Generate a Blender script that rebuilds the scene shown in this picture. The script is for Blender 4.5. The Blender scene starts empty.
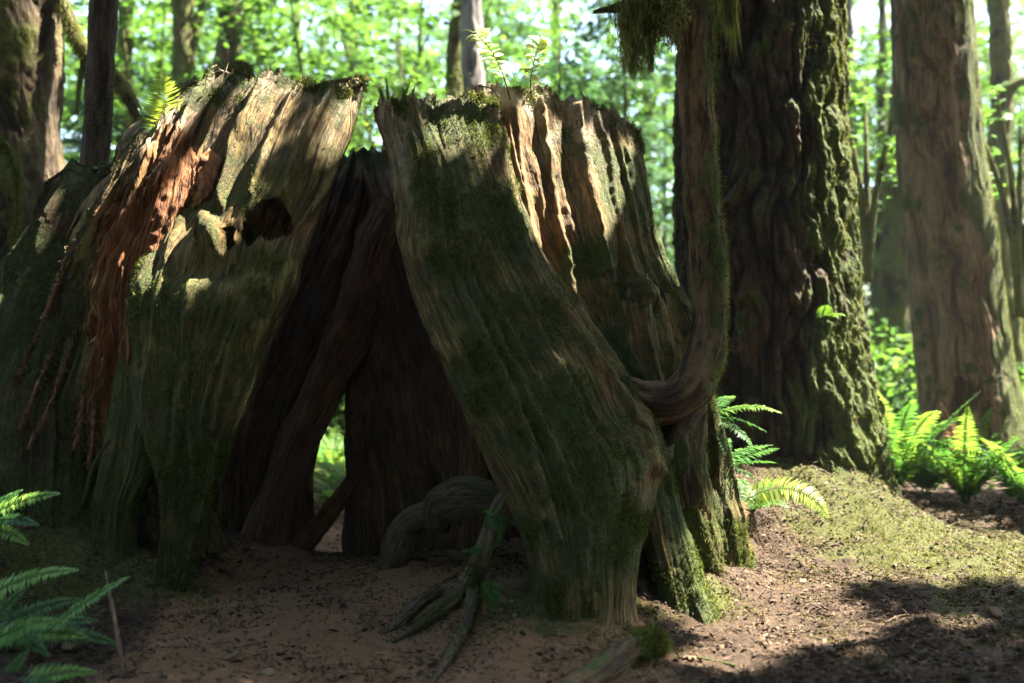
import bpy, math, random
import numpy as np
from mathutils import Vector

random.seed(7)
RNG = np.random.default_rng(11)
C = bpy.context.scene.collection
F, CX, CY, CZ = 1000.0, 512.0, 341.5, 1.5          # focal length in pixels, optical centre, eye height

def P(px, py, Y):
    """world point seen at pixel (px, py) at depth Y (used to measure the photograph)"""
    return np.array([(px - CX) / F * Y, Y, CZ - (py - CY) / F * Y])

AZ, EL = math.radians(17), math.radians(57)         # sun: azimuth from +X towards +Y, elevation
S = np.array([math.cos(EL) * math.cos(AZ), math.cos(EL) * math.sin(AZ), math.sin(EL)])

# ------------------------------------------------------------------ noise
_perm = np.random.default_rng(5).permutation(256)
_perm = np.concatenate([_perm, _perm, _perm])
_grad = np.random.default_rng(6).normal(size=(256, 3)); _grad /= np.linalg.norm(_grad, axis=1)[:, None]

def pn(p):
    p = np.asarray(p, float)
    i = np.floor(p).astype(np.int64); f = p - i
    u = f * f * f * (f * (f * 6 - 15) + 10)
    i &= 255
    out = 0
    for dx in (0, 1):
        wx = u[..., 0] if dx else 1 - u[..., 0]
        for dy in (0, 1):
            wy = u[..., 1] if dy else 1 - u[..., 1]
            for dz in (0, 1):
                wz = u[..., 2] if dz else 1 - u[..., 2]
                h = _perm[_perm[_perm[i[..., 0] + dx] + i[..., 1] + dy] + i[..., 2] + dz]
                g = _grad[h]
                d = f - np.array([dx, dy, dz])
                out = out + wx * wy * wz * (g * d).sum(-1)
    return out * 1.6

def fbm(p, o=4, lac=2.1, gain=.5):
    a, s, p = 1.0, 0, np.asarray(p, float)
    for k in range(o):
        s = s + a * pn(p + 17.3 * k); p = p * lac; a *= gain
    return s

def sstep(a, b, x):
    t = np.clip((x - a) / (b - a), 0, 1)
    return t * t * (3 - 2 * t)

# ------------------------------------------------------------------ mesh plumbing
def raw_mesh(name, V, faces, smooth=False, attrs=None):
    """faces: list of (n_per_face, int array Mxn)"""
    me = bpy.data.meshes.new(name)
    V = np.asarray(V, np.float32).reshape(-1, 3)
    me.vertices.add(len(V)); me.vertices.foreach_set('co', V.ravel())
    idx, starts, off = [], [], 0
    for fa in faces:
        fa = np.asarray(fa, np.int32)
        if not len(fa): continue
        n = fa.shape[1]
        idx.append(fa.ravel()); starts.append(off + np.arange(len(fa)) * n); off += fa.size
    idx = np.concatenate(idx); starts = np.concatenate(starts)
    me.loops.add(len(idx)); me.loops.foreach_set('vertex_index', idx.astype(np.int32))
    me.polygons.add(len(starts)); me.polygons.foreach_set('loop_start', starts.astype(np.int32))
    if smooth: me.polygons.foreach_set('use_smooth', np.ones(len(starts), bool))
    for k, a in (attrs or {}).items():
        a = np.asarray(a, np.float32)
        if a.ndim == 2:
            at = me.attributes.new(k, 'FLOAT_VECTOR', 'POINT'); at.data.foreach_set('vector', a.ravel())
        else:
            at = me.attributes.new(k, 'FLOAT', 'POINT'); at.data.foreach_set('value', a.ravel())
    me.update(calc_edges=True)
    return me

ORIG = {}
def thing(name, label, cat, loc, group=None):
    o = bpy.data.objects.new(name, None); C.objects.link(o)
    o.location = [float(v) for v in loc]; o.empty_display_size = .2
    ORIG[o.name] = np.array(loc, float)
    o['label'] = label; o['category'] = cat
    if group: o['group'] = group
    return o

class M:
    """a mesh being collected"""
    def __init__(s): s.V, s.F, s.n, s.A = [], {}, 0, {}
    def add(s, V, faces, attrs=None):
        V = np.asarray(V, float).reshape(-1, 3)
        for fa in faces:
            fa = np.asarray(fa, np.int64)
            if len(fa): s.F.setdefault(fa.shape[1], []).append(fa + s.n)
        for k, a in (attrs or {}).items(): s.A.setdefault(k, []).append(np.asarray(a, float))
        s.V.append(V); s.n += len(V)
        return s
    def empty(s): return s.n == 0
    def obj(s, name, mat, parent=None, smooth=False, at=None, **props):
        V = np.concatenate(s.V)
        org = ORIG[parent.name] if parent is not None else (np.zeros(3) if at is None else np.asarray(at, float))
        me = raw_mesh(name, V - org, [np.concatenate(v) for v in s.F.values()], smooth,
                      {k: np.concatenate(v) for k, v in s.A.items()})
        me.materials.append(mat)
        o = bpy.data.objects.new(name, me); C.objects.link(o)
        if parent is not None:
            o.parent = parent; ORIG[o.name] = org * 0 + org
            if parent.type == 'MESH': pass
        else:
            o.location = [float(v) for v in org]; ORIG[o.name] = org
        for k, v in props.items(): o[k] = v
        return o

def grid_faces(nv, na, wrap=True):
    r = np.arange(nv - 1)[:, None] * na; c = np.arange(na if wrap else na - 1)[None, :]
    c2 = (c + 1) % na
    return np.stack([r + c, r + c2, r + na + c2, r + na + c], -1).reshape(-1, 4)

def hermite(x, xs, ys):
    xs = np.asarray(xs, float); ys = np.asarray(ys, float)
    if len(xs) == 2: return np.interp(x, xs, ys)
    m = np.gradient(ys, xs)
    x = np.clip(x, xs[0], xs[-1])
    k = np.clip(np.searchsorted(xs, x, side='right') - 1, 0, len(xs) - 2)
    h = xs[k + 1] - xs[k]; t = (x - xs[k]) / h
    return ((1 + 2 * t) * (1 - t) ** 2 * ys[k] + t * (1 - t) ** 2 * h * m[k]
            + t * t * (3 - 2 * t) * ys[k + 1] + t * t * (t - 1) * h * m[k + 1])

def normals_grid(G):
    da = np.roll(G, -1, 1) - np.roll(G, 1, 1)
    dv = np.gradient(G, axis=0)
    n = np.cross(da, dv)
    return n / (np.linalg.norm(n, axis=-1, keepdims=True) + 1e-9)

def seg_dist(px, py, poly):
    d = np.full(px.shape, 1e9)
    for (x0, y0), (x1, y1) in zip(poly[:-1], poly[1:]):
        vx, vy = x1 - x0, y1 - y0
        t = np.clip(((px - x0) * vx + (py - y0) * vy) / (vx * vx + vy * vy), 0, 1)
        d = np.minimum(d, np.hypot(px - x0 - t * vx, py - y0 - t * vy))
    return d

def capped(G, extra=None):
    """verts + faces of a closed grid (rows bottom..top), with fan caps"""
    nv, na = G.shape[:2]
    V = np.concatenate([G.reshape(-1, 3), G[0].mean(0)[None], G[-1].mean(0)[None]])
    q = grid_faces(nv, na)
    a = np.arange(na); b = (a + 1) % na
    t0 = np.stack([np.full(na, nv * na), b, a], -1)
    t1 = np.stack([np.full(na, nv * na + 1), (nv - 1) * na + a, (nv - 1) * na + b], -1)
    return V, [q, np.concatenate([t0, t1])]

# ------------------------------------------------------------------ slabs of a stump: loft of rounded cross-sections
def slab(rows, top=None, bot=None, na=300, nv=340, e=.7, flute=.05, fk=3.0, crack=.035, ck=5.0, fine=.008, jag=14, seed=0,
         bumps=(), grooves=(), pits=(), shard=0, lit_bleach=1., red=None, moss=None, face=None):
    rows = np.array(rows, float)                       # py, xl, xr, Yl, Yr, half thickness
    a = np.linspace(0, 2 * np.pi, na, endpoint=False)
    ca, sa = np.cos(a), np.sin(a)
    pc = np.sign(ca) * np.abs(ca) ** e; ps = np.sign(sa) * np.abs(sa) ** e
    R = rows[:, 0]
    def row(py): return [hermite(py, R, rows[:, k]) for k in range(1, 6)]
    def edge(py0, prof, j, amp):
        xl, xr = row(np.array([py0]))[:2]
        xt = (xl + xr) / 2 + (xr - xl) / 2 * pc
        pr = np.array(prof, float) if prof is not None else np.array([[0, py0], [1024, py0]])
        y = np.interp(xt, pr[:, 0], pr[:, 1])
        q = np.stack([pc * 3, ps * 3, np.full(na, seed * 7.7 + j)], -1)
        n = fbm(q * 1.6, 3) * .6 + np.abs(pn(q * 6.1)) * .9 + np.abs(pn(q * 14)) * .5
        return y + amp * (n - .5)
    tp = edge(R[0], top, 0, jag) + 7; bp = edge(R[-1], bot, 3.3, jag * .6)
    v = np.linspace(0, 1, nv)[:, None]
    py = bp[None] + (tp - bp)[None] * v
    xl, xr, Yl, Yr, th = row(py)
    PLx, PRx = (xl - CX) / F * Yl, (xr - CX) / F * Yr
    Yc = (Yl + Yr) / 2
    Ux, Uy = (PRx - PLx) / 2, (Yr - Yl) / 2
    L = np.hypot(Ux, Uy) + 1e-6
    Vx, Vy = Uy / L * th, -Ux / L * th
    G = np.stack([(PLx + PRx) / 2 + Ux * pc + Vx * ps, Yc + Uy * pc + Vy * ps, CZ - (py - CY) / F * Yc + 0 * pc], -1)
    hgt = G[..., 2]
    rad = float(np.mean(L))
    fib = np.stack([pc * rad + 0 * hgt, ps * max(rad * .6, .2) + 0 * hgt, hgt], -1)
    warp = np.stack([pn(fib * 1.3 + seed), pn(fib * 1.3 + seed + 9), 0 * hgt], -1) * .04
    ff = fib + warp
    N = normals_grid(G)
    sc = lambda k, kz: np.stack([ff[..., 0] * k, ff[..., 1] * k, ff[..., 2] * kz], -1) + seed * 3.1
    d = flute * fbm(sc(fk, .45), 3)
    r = pn(sc(ck, .35) + 40); d -= crack * np.exp(-(r / .075) ** 2) * sstep(-.35, .3, pn(sc(2.5, .9) + 70))
    r2 = pn(sc(ck * 2.7, .6) + 80); d -= crack * .35 * np.exp(-(r2 / .1) ** 2)
    d += fine * fbm(sc(24, 2.2) + 120, 3)
    d += fine * .8 * fbm(np.stack([G[..., 0], G[..., 1], G[..., 2]], -1) * 9 + seed, 4)
    if shard:
        w_ = pn(sc(9, 1.6) + 200); w2_ = pn(sc(23, 3.6) + 230)
        d += shard * (np.floor(w_ * 5) / 5 + .5 * np.floor(w2_ * 4) / 4 + .12 * (w_ * 5 % 1))
    spx, spy = CX + F * G[..., 0] / G[..., 1], CY - F * (G[..., 2] - CZ) / G[..., 1]
    front = sstep(-.15, .15, ps + 0 * spx)
    wob = 6 * pn(np.stack([spx * .03, spy * .03, 0 * spx + seed], -1)) + 3 * pn(np.stack([spx * .1, spy * .1, 0 * spx + seed], -1))
    for b in bumps:                                     # (px, py, rx, ry, amount[, sharp])
        q = ((spx + wob - b[0]) / b[2]) ** 2 + ((spy + wob - b[1]) / b[3]) ** 2
        d += front * b[4] * (np.exp(-q ** (b[5] if len(b) > 5 else 1)))
    for poly, w, amt in grooves:
        dd = seg_dist(spx + wob * .5, spy, poly)
        d += front * amt * np.exp(-(dd / w) ** 2)
    endf = 1 - .0 * v
    hole = np.zeros(spx.shape)
    G2 = G + N * (d * endf)[..., None]
    wob2 = 5 * pn(np.stack([spx * .06, spy * .06, 0 * spx + seed + 3], -1)) + 4 * pn(np.stack([spx * .18, spy * .12, 0 * spx + seed], -1))
    for b in pits:                                      # cavities: (px, py, rx, ry, back, down)
        q = ((spx + wob2 - b[0]) / b[2]) ** 2 + ((spy + wob2 - b[1]) / b[3]) ** 2
        w = front * np.exp(-q ** 4)
        G2 = G2 + np.exp(-q * .9)[..., None] * front[..., None] * np.array([0, .05, 0]); hole = np.maximum(hole, w)
    # broken top: three rings that close inwards, splintered
    rings = []
    top_r = G2[-1]; mid = top_r.copy()
    cx = (G[-1] * 1.0).mean(0)
    mirror = top_r[(-np.arange(na)) % na]               # the same place on the other face of the slab
    core = (top_r + mirror) / 2
    for k, tt in enumerate((.25, .55, .85)):
        q = np.stack([fib[-1, :, 0] * 9, fib[-1, :, 1] * 9 + k, np.full(na, seed + 5.)], -1)
        rg = top_r + (core - top_r) * tt
        rg[:, 2] += (.05 * np.abs(pn(q)) + .05 * np.abs(pn(q * 3)) - .03) * (1 if k < 2 else .4)
        rings.append(rg)
    G3 = np.concatenate([G2, np.array(rings)])
    V, fc = capped(G3)
    if pits:
        hv = np.concatenate([hole.ravel(), np.zeros(3 * na + 2)]); fc[0] = fc[0][hv[fc[0]].mean(1) < .5]
    fibA = np.concatenate([fib.reshape(-1, 3), np.tile(fib[-1], (3, 1)), fib[0].mean(0)[None], fib[-1].mean(0)[None]])
    pad = lambda A: np.concatenate([A.ravel(), np.tile(A[-1], 3), [A[0].mean(), A[-1].mean()]])
    one = np.ones_like(spx)
    nz = fbm(G * 2.3 + seed, 4)
    rd = red(spx, spy, nz) * one if red else one * 0
    ms = moss(spx, spy, nz) * one if moss else one * .5
    at = {'fib': fibA, 'red': np.clip(pad(rd), 0, 1), 'moss': np.clip(pad(ms), 0, 1), 'pale': np.clip(pad(rk(v + .14 * nz + .07 * pn(sc(12, 1.)), .89, 1.0) * front * lit_bleach), 0, 1)}  # pale: weathered top rim, also painting in its sunlit edge
    N2 = normals_grid(G2)
    return M().add(V, fc, at), (G2, N2, ms, spx, spy, ps)

# ------------------------------------------------------------------ tubes: trunks, roots, boughs
def spline(pts, n):
    pts = np.array(pts, float)
    d = np.concatenate([[0], np.cumsum(np.linalg.norm(np.diff(pts[:, :3], axis=0), axis=1))])
    s = np.linspace(0, d[-1], n)
    return np.stack([hermite(s, d, pts[:, k]) for k in range(pts.shape[1])], -1), s

def tube(pts, na=24, nv=60, bark=None, amp=.02, k=6., kz=1.2, flat=1.0, seed=0, lump=.12, flare=None, moss=None, red=0.0, vs=None):
    """pts: x, y, z, radius"""
    Q, s = spline(pts, nv if vs is None else 400)
    if vs is not None:                                  # uneven rows (dense where seen)
        vs = np.asarray(vs) * s[-1]
        Q = np.stack([np.interp(vs, s, Q[:, j]) for j in range(4)], -1); s = vs; nv = len(s)
    c, r = Q[:, :3], np.maximum(Q[:, 3], .0006)
    T = np.gradient(c, axis=0); T /= np.linalg.norm(T, axis=1)[:, None] + 1e-9
    ref = np.array([0, 1., 0]) if abs(T[0, 1]) < .8 else np.array([1., 0, 0])
    A = np.zeros_like(c); u = np.cross(T[0], ref); u /= np.linalg.norm(u)
    for i in range(nv):
        u = u - T[i] * (u @ T[i]); u /= np.linalg.norm(u) + 1e-9; A[i] = u
    B = np.cross(T, A)
    a = np.linspace(0, 2 * np.pi, na, endpoint=False)
    dirs = A[:, None] * np.cos(a)[None, :, None] + B[:, None] * (np.sin(a) * flat)[None, :, None]
    rm = float(r.mean())
    fib = np.stack([np.cos(a)[None] * rm + 0 * s[:, None], np.sin(a)[None] * rm + 0 * s[:, None], s[:, None] + 0 * a[None]], -1)
    rr = r[:, None] * (1 + lump * fbm(fib * .9 / max(rm, .02) * .5 + seed * 5.3, 2))
    if flare is not None: rr = rr * (1 + flare(s[:, None], a[None]))
    G = c[:, None] + dirs * rr[..., None]
    W = np.stack([pn(fib * 2 + seed), pn(fib * 2 + seed + 5), 0 * rr], -1) * .12 * min(1, rm * 3)
    f2 = (fib + W) * np.array([k, k, kz]) + seed
    if bark == 'furrow':
        n1 = pn(f2); n2 = pn(f2 * np.array([2.1, 2.1, 2.3]) + 31)
        d = amp * (.7 * np.minimum(np.abs(n1) * 3.2, 1) + .45 * np.minimum(np.abs(n2) * 3, 1) - .8)
        d = d + amp * .3 * fbm(fib * np.array([22, 22, 8]) + seed, 3)
    elif bark == 'flaky':
        d = amp * (fbm(f2, 4) + .6 * np.abs(pn(f2 * 3)))
    else:
        d = amp * fbm(f2, 4)
    d = d * np.minimum(1, r / (rm * .5))[:, None]
    G = G + dirs * d[..., None]
    V, fc = capped(G)
    nzm = fbm(G * 2.1 + seed, 4)
    ms = (moss(G, nzm, a[None] + 0 * rr) if moss else .5 + 0 * rr)
    pad = lambda X: np.concatenate([X.ravel(), [X[0].mean(), X[-1].mean()]])
    hgt = sstep(-.9, .6, d / max(amp, 1e-6))
    at = {'fib': np.concatenate([fib.reshape(-1, 3), fib[0].mean(0)[None], fib[-1].mean(0)[None]]),
          'moss': np.clip(pad(ms * np.ones_like(rr)), 0, 1), 'red': pad(np.full_like(rr, red)), 'crest': pad(hgt * np.ones_like(rr))}
    N = normals_grid(G)
    if ((N * dirs).sum(-1)).mean() < 0: N = -N
    return M().add(V, fc, at), (G, N, ms)

# ------------------------------------------------------------------ leaf-sized faces
def frames(D, U):
    D = D / (np.linalg.norm(D, axis=1)[:, None] + 1e-9)
    R = np.cross(D, U); R /= np.linalg.norm(R, axis=1)[:, None] + 1e-9
    return D, R, np.cross(R, D)

def leaves(P0, D, U, L, Wd, kind='oval', rnd=None, mesh=None):
    """N leaves from point P0 along D, upper side U, length L, width Wd"""
    P0 = np.asarray(P0, float); n = len(P0)
    if n == 0: return mesh or M()
    D, R, U = frames(np.asarray(D, float), np.asarray(U, float))
    L = np.broadcast_to(L, n)[:, None]; Wd = np.broadcast_to(Wd, n)[:, None]
    if kind == 'blade':
        t = [(0, .5, 0), (0, -.5, 0), (1, 0, 0)]; f = [(0, 1, 2)]
    elif kind == 'diamond':
        t = [(0, 0, 0), (.45, .5, .06), (1, 0, -.1), (.45, -.5, .06)]; f = [(0, 3, 2, 1)]
    elif kind == 'oval':
        t = [(0, 0, 0), (.3, .45, .1), (.72, .36, .02), (1, 0, -.16), (.72, -.36, .02), (.3, -.45, .1), (.5, 0, 0)]
        f = [(0, 6, 2, 1), (6, 3, 2, 2), (0, 5, 4, 6)]
        f = [(0, 6, 2, 1), (0, 5, 4, 6)]; f3 = [(6, 3, 2), (6, 4, 3)]
    elif kind == 'maple':
        an = np.linspace(-2.5, 2.5, 7); t = [(0, 0, 0)]
        for q, x in enumerate(an):
            ln = (.62, .85, .98, 1.05, .98, .85, .62)[q]
            t.append((.42 + ln * .58 * math.cos(x), ln * .58 * math.sin(x), -.12 * ln))
            if q < 6:
                x2 = (x + an[q + 1]) / 2; t.append((.42 + .36 * math.cos(x2), .36 * math.sin(x2), .03))
        f = None; fn = [tuple(range(len(t)))]
    t = np.array(t, float)
    V = P0[:, None] + D[:, None] * (t[:, 0] * L)[..., None] + R[:, None] * (t[:, 1] * Wd)[..., None] + U[:, None] * (t[:, 2] * L)[..., None]
    off = (np.arange(n) * len(t))[:, None, None]
    fl = []
    if kind == 'maple': fl.append((np.array(fn)[None] + off).reshape(-1, len(t)))
    else:
        f = np.array(f); fl.append((f[None] + off).reshape(-1, f.shape[1]))
        if kind == 'oval': fl.append((np.array(f3)[None] + off).reshape(-1, 3))
    rnd = RNG.random(n) if rnd is None else rnd
    mesh = mesh or M()
    return mesh.add(V.reshape(-1, 3), fl, {'rnd': np.repeat(rnd, len(t))})

def fuzz(info, n, ln, wd, cond=None, down=.45, spread=.7, mesh=None, out=.7):
    """moss hair on a grid surface"""
    G, N, ms = info[0].reshape(-1, 3), info[1].reshape(-1, 3), info[2].ravel()
    w = np.clip(ms, 0, 1) ** 2 * (1 if cond is None else cond.ravel()) + 1e-12
    i = RNG.choice(len(G), n, p=w / w.sum())
    p = G[i] + RNG.normal(size=(n, 3)) * .008
    d = N[i] * out + RNG.normal(size=(n, 3)) * spread * .5 + np.array([0, 0, -down])
    u = RNG.normal(size=(n, 3))
    return leaves(p - N[i] * .004, d, u, ln * (.5 + RNG.random(n)), wd * (.6 + .8 * RNG.random(n)), 'blade', mesh=mesh)

# ------------------------------------------------------------------ materials
def nt(name):
    m = bpy.data.materials.new(name); m.use_nodes = True
    t = m.node_tree; t.nodes.clear()
    return m, t
class NB:
    def __init__(s, t): s.t = t
    def n(s, typ, **kw):
        o = s.t.nodes.new(typ)
        for k, v in kw.items():
            if k.startswith('_'): setattr(o, k[1:], v)
        return o
    def link(s, a, b): s.t.links.new(a, b)
    def attr(s, name, vec=False):
        o = s.n('ShaderNodeAttribute', _attribute_name=name); return o.outputs['Vector' if vec else 'Fac']
    def math(s, op, a, b=None, clamp=False):
        o = s.n('ShaderNodeMath', _operation=op, _use_clamp=clamp)
        for i, v in enumerate((a, b)):
            if v is None: continue
            if isinstance(v, (int, float)): o.inputs[i].default_value = v
            else: s.link(v, o.inputs[i])
        return o.outputs[0]
    def mapr(s, v, a, b, c=0., d=1.):
        o = s.n('ShaderNodeMapRange', _interpolation_type='SMOOTHSTEP'); s.link(v, o.inputs[0])
        for i, x in enumerate((a, b, c, d)): o.inputs[i + 1].default_value = x
        return o.outputs[0]
    def noise(s, vec, scale, det=4, rough=.6, mul=None):
        if mul is not None:
            q = s.n('ShaderNodeVectorMath', _operation='MULTIPLY'); s.link(vec, q.inputs[0]); q.inputs[1].default_value = mul; vec = q.outputs[0]
        o = s.n('ShaderNodeTexNoise'); s.link(vec, o.inputs['Vector'])
        o.inputs['Scale'].default_value = scale; o.inputs['Detail'].default_value = det; o.inputs['Roughness'].default_value = rough
        return o.outputs['Fac']
    def ramp(s, v, stops):
        o = s.n('ShaderNodeValToRGB'); s.link(v, o.inputs[0]); e = o.color_ramp.elements
        while len(e) < len(stops): e.new(.5)
        for x, (p, c) in zip(e, stops): x.position = p; x.color = (*c, 1)
        return o.outputs[0]
    def mix(s, f, a, b):
        o = s.n('ShaderNodeMix', _data_type='RGBA')
        if isinstance(f, (int, float)): o.inputs[0].default_value = f
        else: s.link(f, o.inputs[0])
        for i, v in ((6, a), (7, b)):
            if isinstance(v, tuple): o.inputs[i].default_value = (*v, 1)
            else: s.link(v, o.inputs[i])
        return o.outputs[2]
    def out(s, col, rough=.85, bump=None, dist=.01, strength=.8, spec=.3):
        b = s.n('ShaderNodeBsdfPrincipled'); s.link(col, b.inputs['Base Color'])
        if isinstance(rough, (int, float)): b.inputs['Roughness'].default_value = rough
        else: s.link(rough, b.inputs['Roughness'])
        b.inputs['Specular IOR Level'].default_value = spec
        if bump is not None:
            q = s.n('ShaderNodeBump'); s.link(bump, q.inputs['Height']); q.inputs['Distance'].default_value = dist; q.inputs['Strength'].default_value = strength
            s.link(q.outputs[0], b.inputs['Normal'])
        o = s.n('ShaderNodeOutputMaterial'); s.link(b.outputs[0], o.inputs[0])

MOSS_STOPS = [(.25, (.014, .020, .005)), (.5, (.040, .056, .011)), (.75, (.09, .11, .022))]

def wood_mat(name, dark=(.016, .010, .004), mid=(.098, .060, .019), light=(.235, .165, .062), rot=((.13, .045, .012), (.40, .17, .06)), mosscol=MOSS_STOPS):
    m, t = nt(name); b = NB(t)
    fib = b.attr('fib', True); obj = b.n('ShaderNodeTexCoord').outputs['Object']
    st = b.noise(fib, 9, 8, .68, (5, 5, .5))
    st2 = b.noise(fib, 30, 5, .6, (5, 5, .35))
    big = b.noise(obj, 2.2, 5, .6)
    g = b.math('ADD', b.math('MULTIPLY', st, .55), b.math('ADD', b.math('MULTIPLY', st2, .3), b.math('MULTIPLY', big, .3)))
    wood = b.ramp(g, [(.40, dark), (.55, mid), (.72, light)])
    rotc = b.ramp(g, [(.38, (.022, .008, .004)), (.54, rot[0]), (.78, rot[1])])
    col = b.mix(b.attr('red'), wood, rotc)
    ck1 = b.mapr(b.math('ABSOLUTE', b.math('SUBTRACT', b.noise(fib, 4.2, 3, .55, (5, 5, .30)), .5)), .0, .022)
    ck2 = b.mapr(b.math('ABSOLUTE', b.math('SUBTRACT', b.noise(fib, 11, 3, .6, (5, 5, .38)), .47)), .0, .035)
    ckm = b.math('MULTIPLY', ck1, b.mapr(ck2, 0., 1., .45, 1.))
    col = b.mix(ckm, b.mix(.78, col, (.006, .004, .003)), col)
    col = b.mix(b.math('MULTIPLY', b.attr('pale'), .7), col, b.ramp(g, [(.36, (.09, .06, .035)), (.56, (.30, .23, .15)), (.76, (.48, .40, .29))]))  # rim colour: weathered wood plus a painted sunlit highlight
    film = b.mapr(b.math('ADD', b.attr('moss'), b.math('MULTIPLY', b.math('SUBTRACT', b.noise(obj, 1.7, 4, .6), .5), 1.2)), .22, .62)
    col = b.mix(b.math('MULTIPLY', film, b.math('MULTIPLY', b.math('SUBTRACT', 1.0, b.attr('pale')), .62)), col, b.ramp(g, [(.38, (.012, .015, .004)), (.56, (.064, .067, .013)), (.74, (.15, .138, .034))]))
    mn = b.noise(obj, 5, 8, .72)
    mn2 = b.noise(obj, 45, 4, .7)
    mask = b.math('ADD', b.attr('moss'), b.math('ADD', b.math('MULTIPLY', b.math('SUBTRACT', mn, .5), 1.7), b.math('MULTIPLY', b.math('SUBTRACT', mn2, .5), .7)))
    mask = b.math('ADD', mask, b.math('MULTIPLY', b.math('SUBTRACT', st, .5), .9))
    mk = b.mapr(mask, .42, .72)
    mc = b.ramp(b.math('ADD', b.math('MULTIPLY', mn2, .6), b.math('MULTIPLY', b.noise(obj, 11, 3), .4)), mosscol)
    col = b.mix(b.math('MULTIPLY', mk, .9), col, mc)
    h = b.math('ADD', b.math('ADD', b.math('MULTIPLY', st, .8), b.math('MULTIPLY', ckm, .5)), b.math('ADD', b.math('MULTIPLY', st2, .7), b.math('MULTIPLY', b.math('MULTIPLY', mn2, mk), 1.2)))
    b.out(col, .88, h, .02, 1.0, .25)
    return m

def bark_mat(name, dark, light, mosscol=MOSS_STOPS, mossy=0., streak=(5, 5, .6), scale=10):
    m, t = nt(name); b = NB(t)
    fib = b.attr('fib', True); obj = b.n('ShaderNodeTexCoord').outputs['Object']
    st = b.noise(fib, scale, 7, .7, streak)
    sp = b.noise(obj, 28, 5, .7)
    g = b.math('ADD', b.math('MULTIPLY', st, .6), b.math('ADD', b.math('MULTIPLY', sp, .25), b.math('MULTIPLY', b.attr('crest'), .25)))
    col = b.ramp(g, [(.40, tuple(x * .35 for x in dark)), (.54, dark), (.72, light)])
    mn = b.noise(obj, 4, 8, .7)
    mask = b.math('ADD', b.attr('moss'), b.math('ADD', b.math('MULTIPLY', b.math('SUBTRACT', mn, .5), 1.8), b.math('MULTIPLY', b.math('SUBTRACT', b.attr('crest'), .5), .5)))
    mk = b.mapr(mask, .4 - mossy, .7 - mossy)
    mc = b.ramp(b.math('ADD', b.math('MULTIPLY', sp, .6), b.math('MULTIPLY', b.noise(obj, 9, 3), .4)), mosscol)
    col = b.mix(b.math('MULTIPLY', mk, .92), col, mc)
    h = b.math('ADD', st, b.math('MULTIPLY', sp, b.math('ADD', b.math('MULTIPLY', mk, .9), .3)))
    b.out(col, .9, h, .02, 1.0, .2)
    return m

def leaf_mat(name, c0, c1, c2, trans=.5, rough=.5, spec=.35, tgain=1.35):
    m, t = nt(name); b = NB(t)
    r = b.attr('rnd')
    col = b.ramp(r, [(0., c0), (.55, c1), (1., c2)])
    p = b.n('ShaderNodeBsdfPrincipled'); b.link(col, p.inputs['Base Color']); p.inputs['Roughness'].default_value = rough
    p.inputs['Specular IOR Level'].default_value = spec * .5
    tr = b.n('ShaderNodeBsdfTranslucent')
    tc = b.mix(1.0, col, col); mm = [x for x in t.nodes if x.type == 'MIX'][-1]; mm.blend_type = 'MULTIPLY'
    mm.inputs[7].default_value = (tgain * 1.05, tgain, tgain * .6, 1)
    for l in list(mm.inputs[7].links): t.links.remove(l)
    b.link(tc, tr.inputs[0])
    mx = b.n('ShaderNodeMixShader'); mx.inputs[0].default_value = trans
    b.link(p.outputs[0], mx.inputs[1]); b.link(tr.outputs[0], mx.inputs[2])
    o = b.n('ShaderNodeOutputMaterial'); b.link(mx.outputs[0], o.inputs[0])
    return m

def flat_rnd_mat(name, stops, rough=.85):
    m, t = nt(name); b = NB(t)
    obj = b.n('ShaderNodeTexCoord').outputs['Object']
    v = b.math('ADD', b.math('MULTIPLY', b.attr('rnd'), .85), b.math('MULTIPLY', b.noise(obj, 30, 3), .15))
    b.out(b.ramp(v, stops), rough, None, spec=.25)
    return m

def ground_mat():
    m, t = nt('forest_floor'); b = NB(t)
    obj = b.n('ShaderNodeTexCoord').outputs['Object']
    n1 = b.noise(obj, 3, 8, .7); n2 = b.noise(obj, 38, 6, .75); n3 = b.noise(obj, 140, 4, .7)
    g = b.math('ADD', b.math('MULTIPLY', n1, .35), b.math('ADD', b.math('MULTIPLY', n2, .4), b.math('MULTIPLY', n3, .25)))
    path = b.ramp(g, [(.34, (.058, .031, .013)), (.52, (.145, .079, .036)), (.7, (.23, .138, .069))])
    duff = b.ramp(g, [(.34, (.008, .005, .003)), (.5, (.034, .020, .010)), (.68, (.09, .056, .028))])
    mo = b.ramp(b.math('ADD', b.math('MULTIPLY', n2, .6), b.math('MULTIPLY', n3, .4)), [(.3, (.013, .016, .003)), (.52, (.040, .042, .007)), (.75, (.085, .08, .016))])
    col = b.mix(b.mapr(b.math('ADD', b.attr('duff'), b.math('SUBTRACT', n1, .5)), .3, .7), path, duff)
    mk = b.mapr(b.math('ADD', b.attr('moss'), b.math('ADD', b.math('MULTIPLY', b.math('SUBTRACT', n1, .5), 1.6), b.math('MULTIPLY', b.math('SUBTRACT', n2, .5), .8))), .42, .66)
    col = b.mix(mk, col, mo)
    b.out(col, .92, g, .03, 1.0, .2)
    return m

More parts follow.
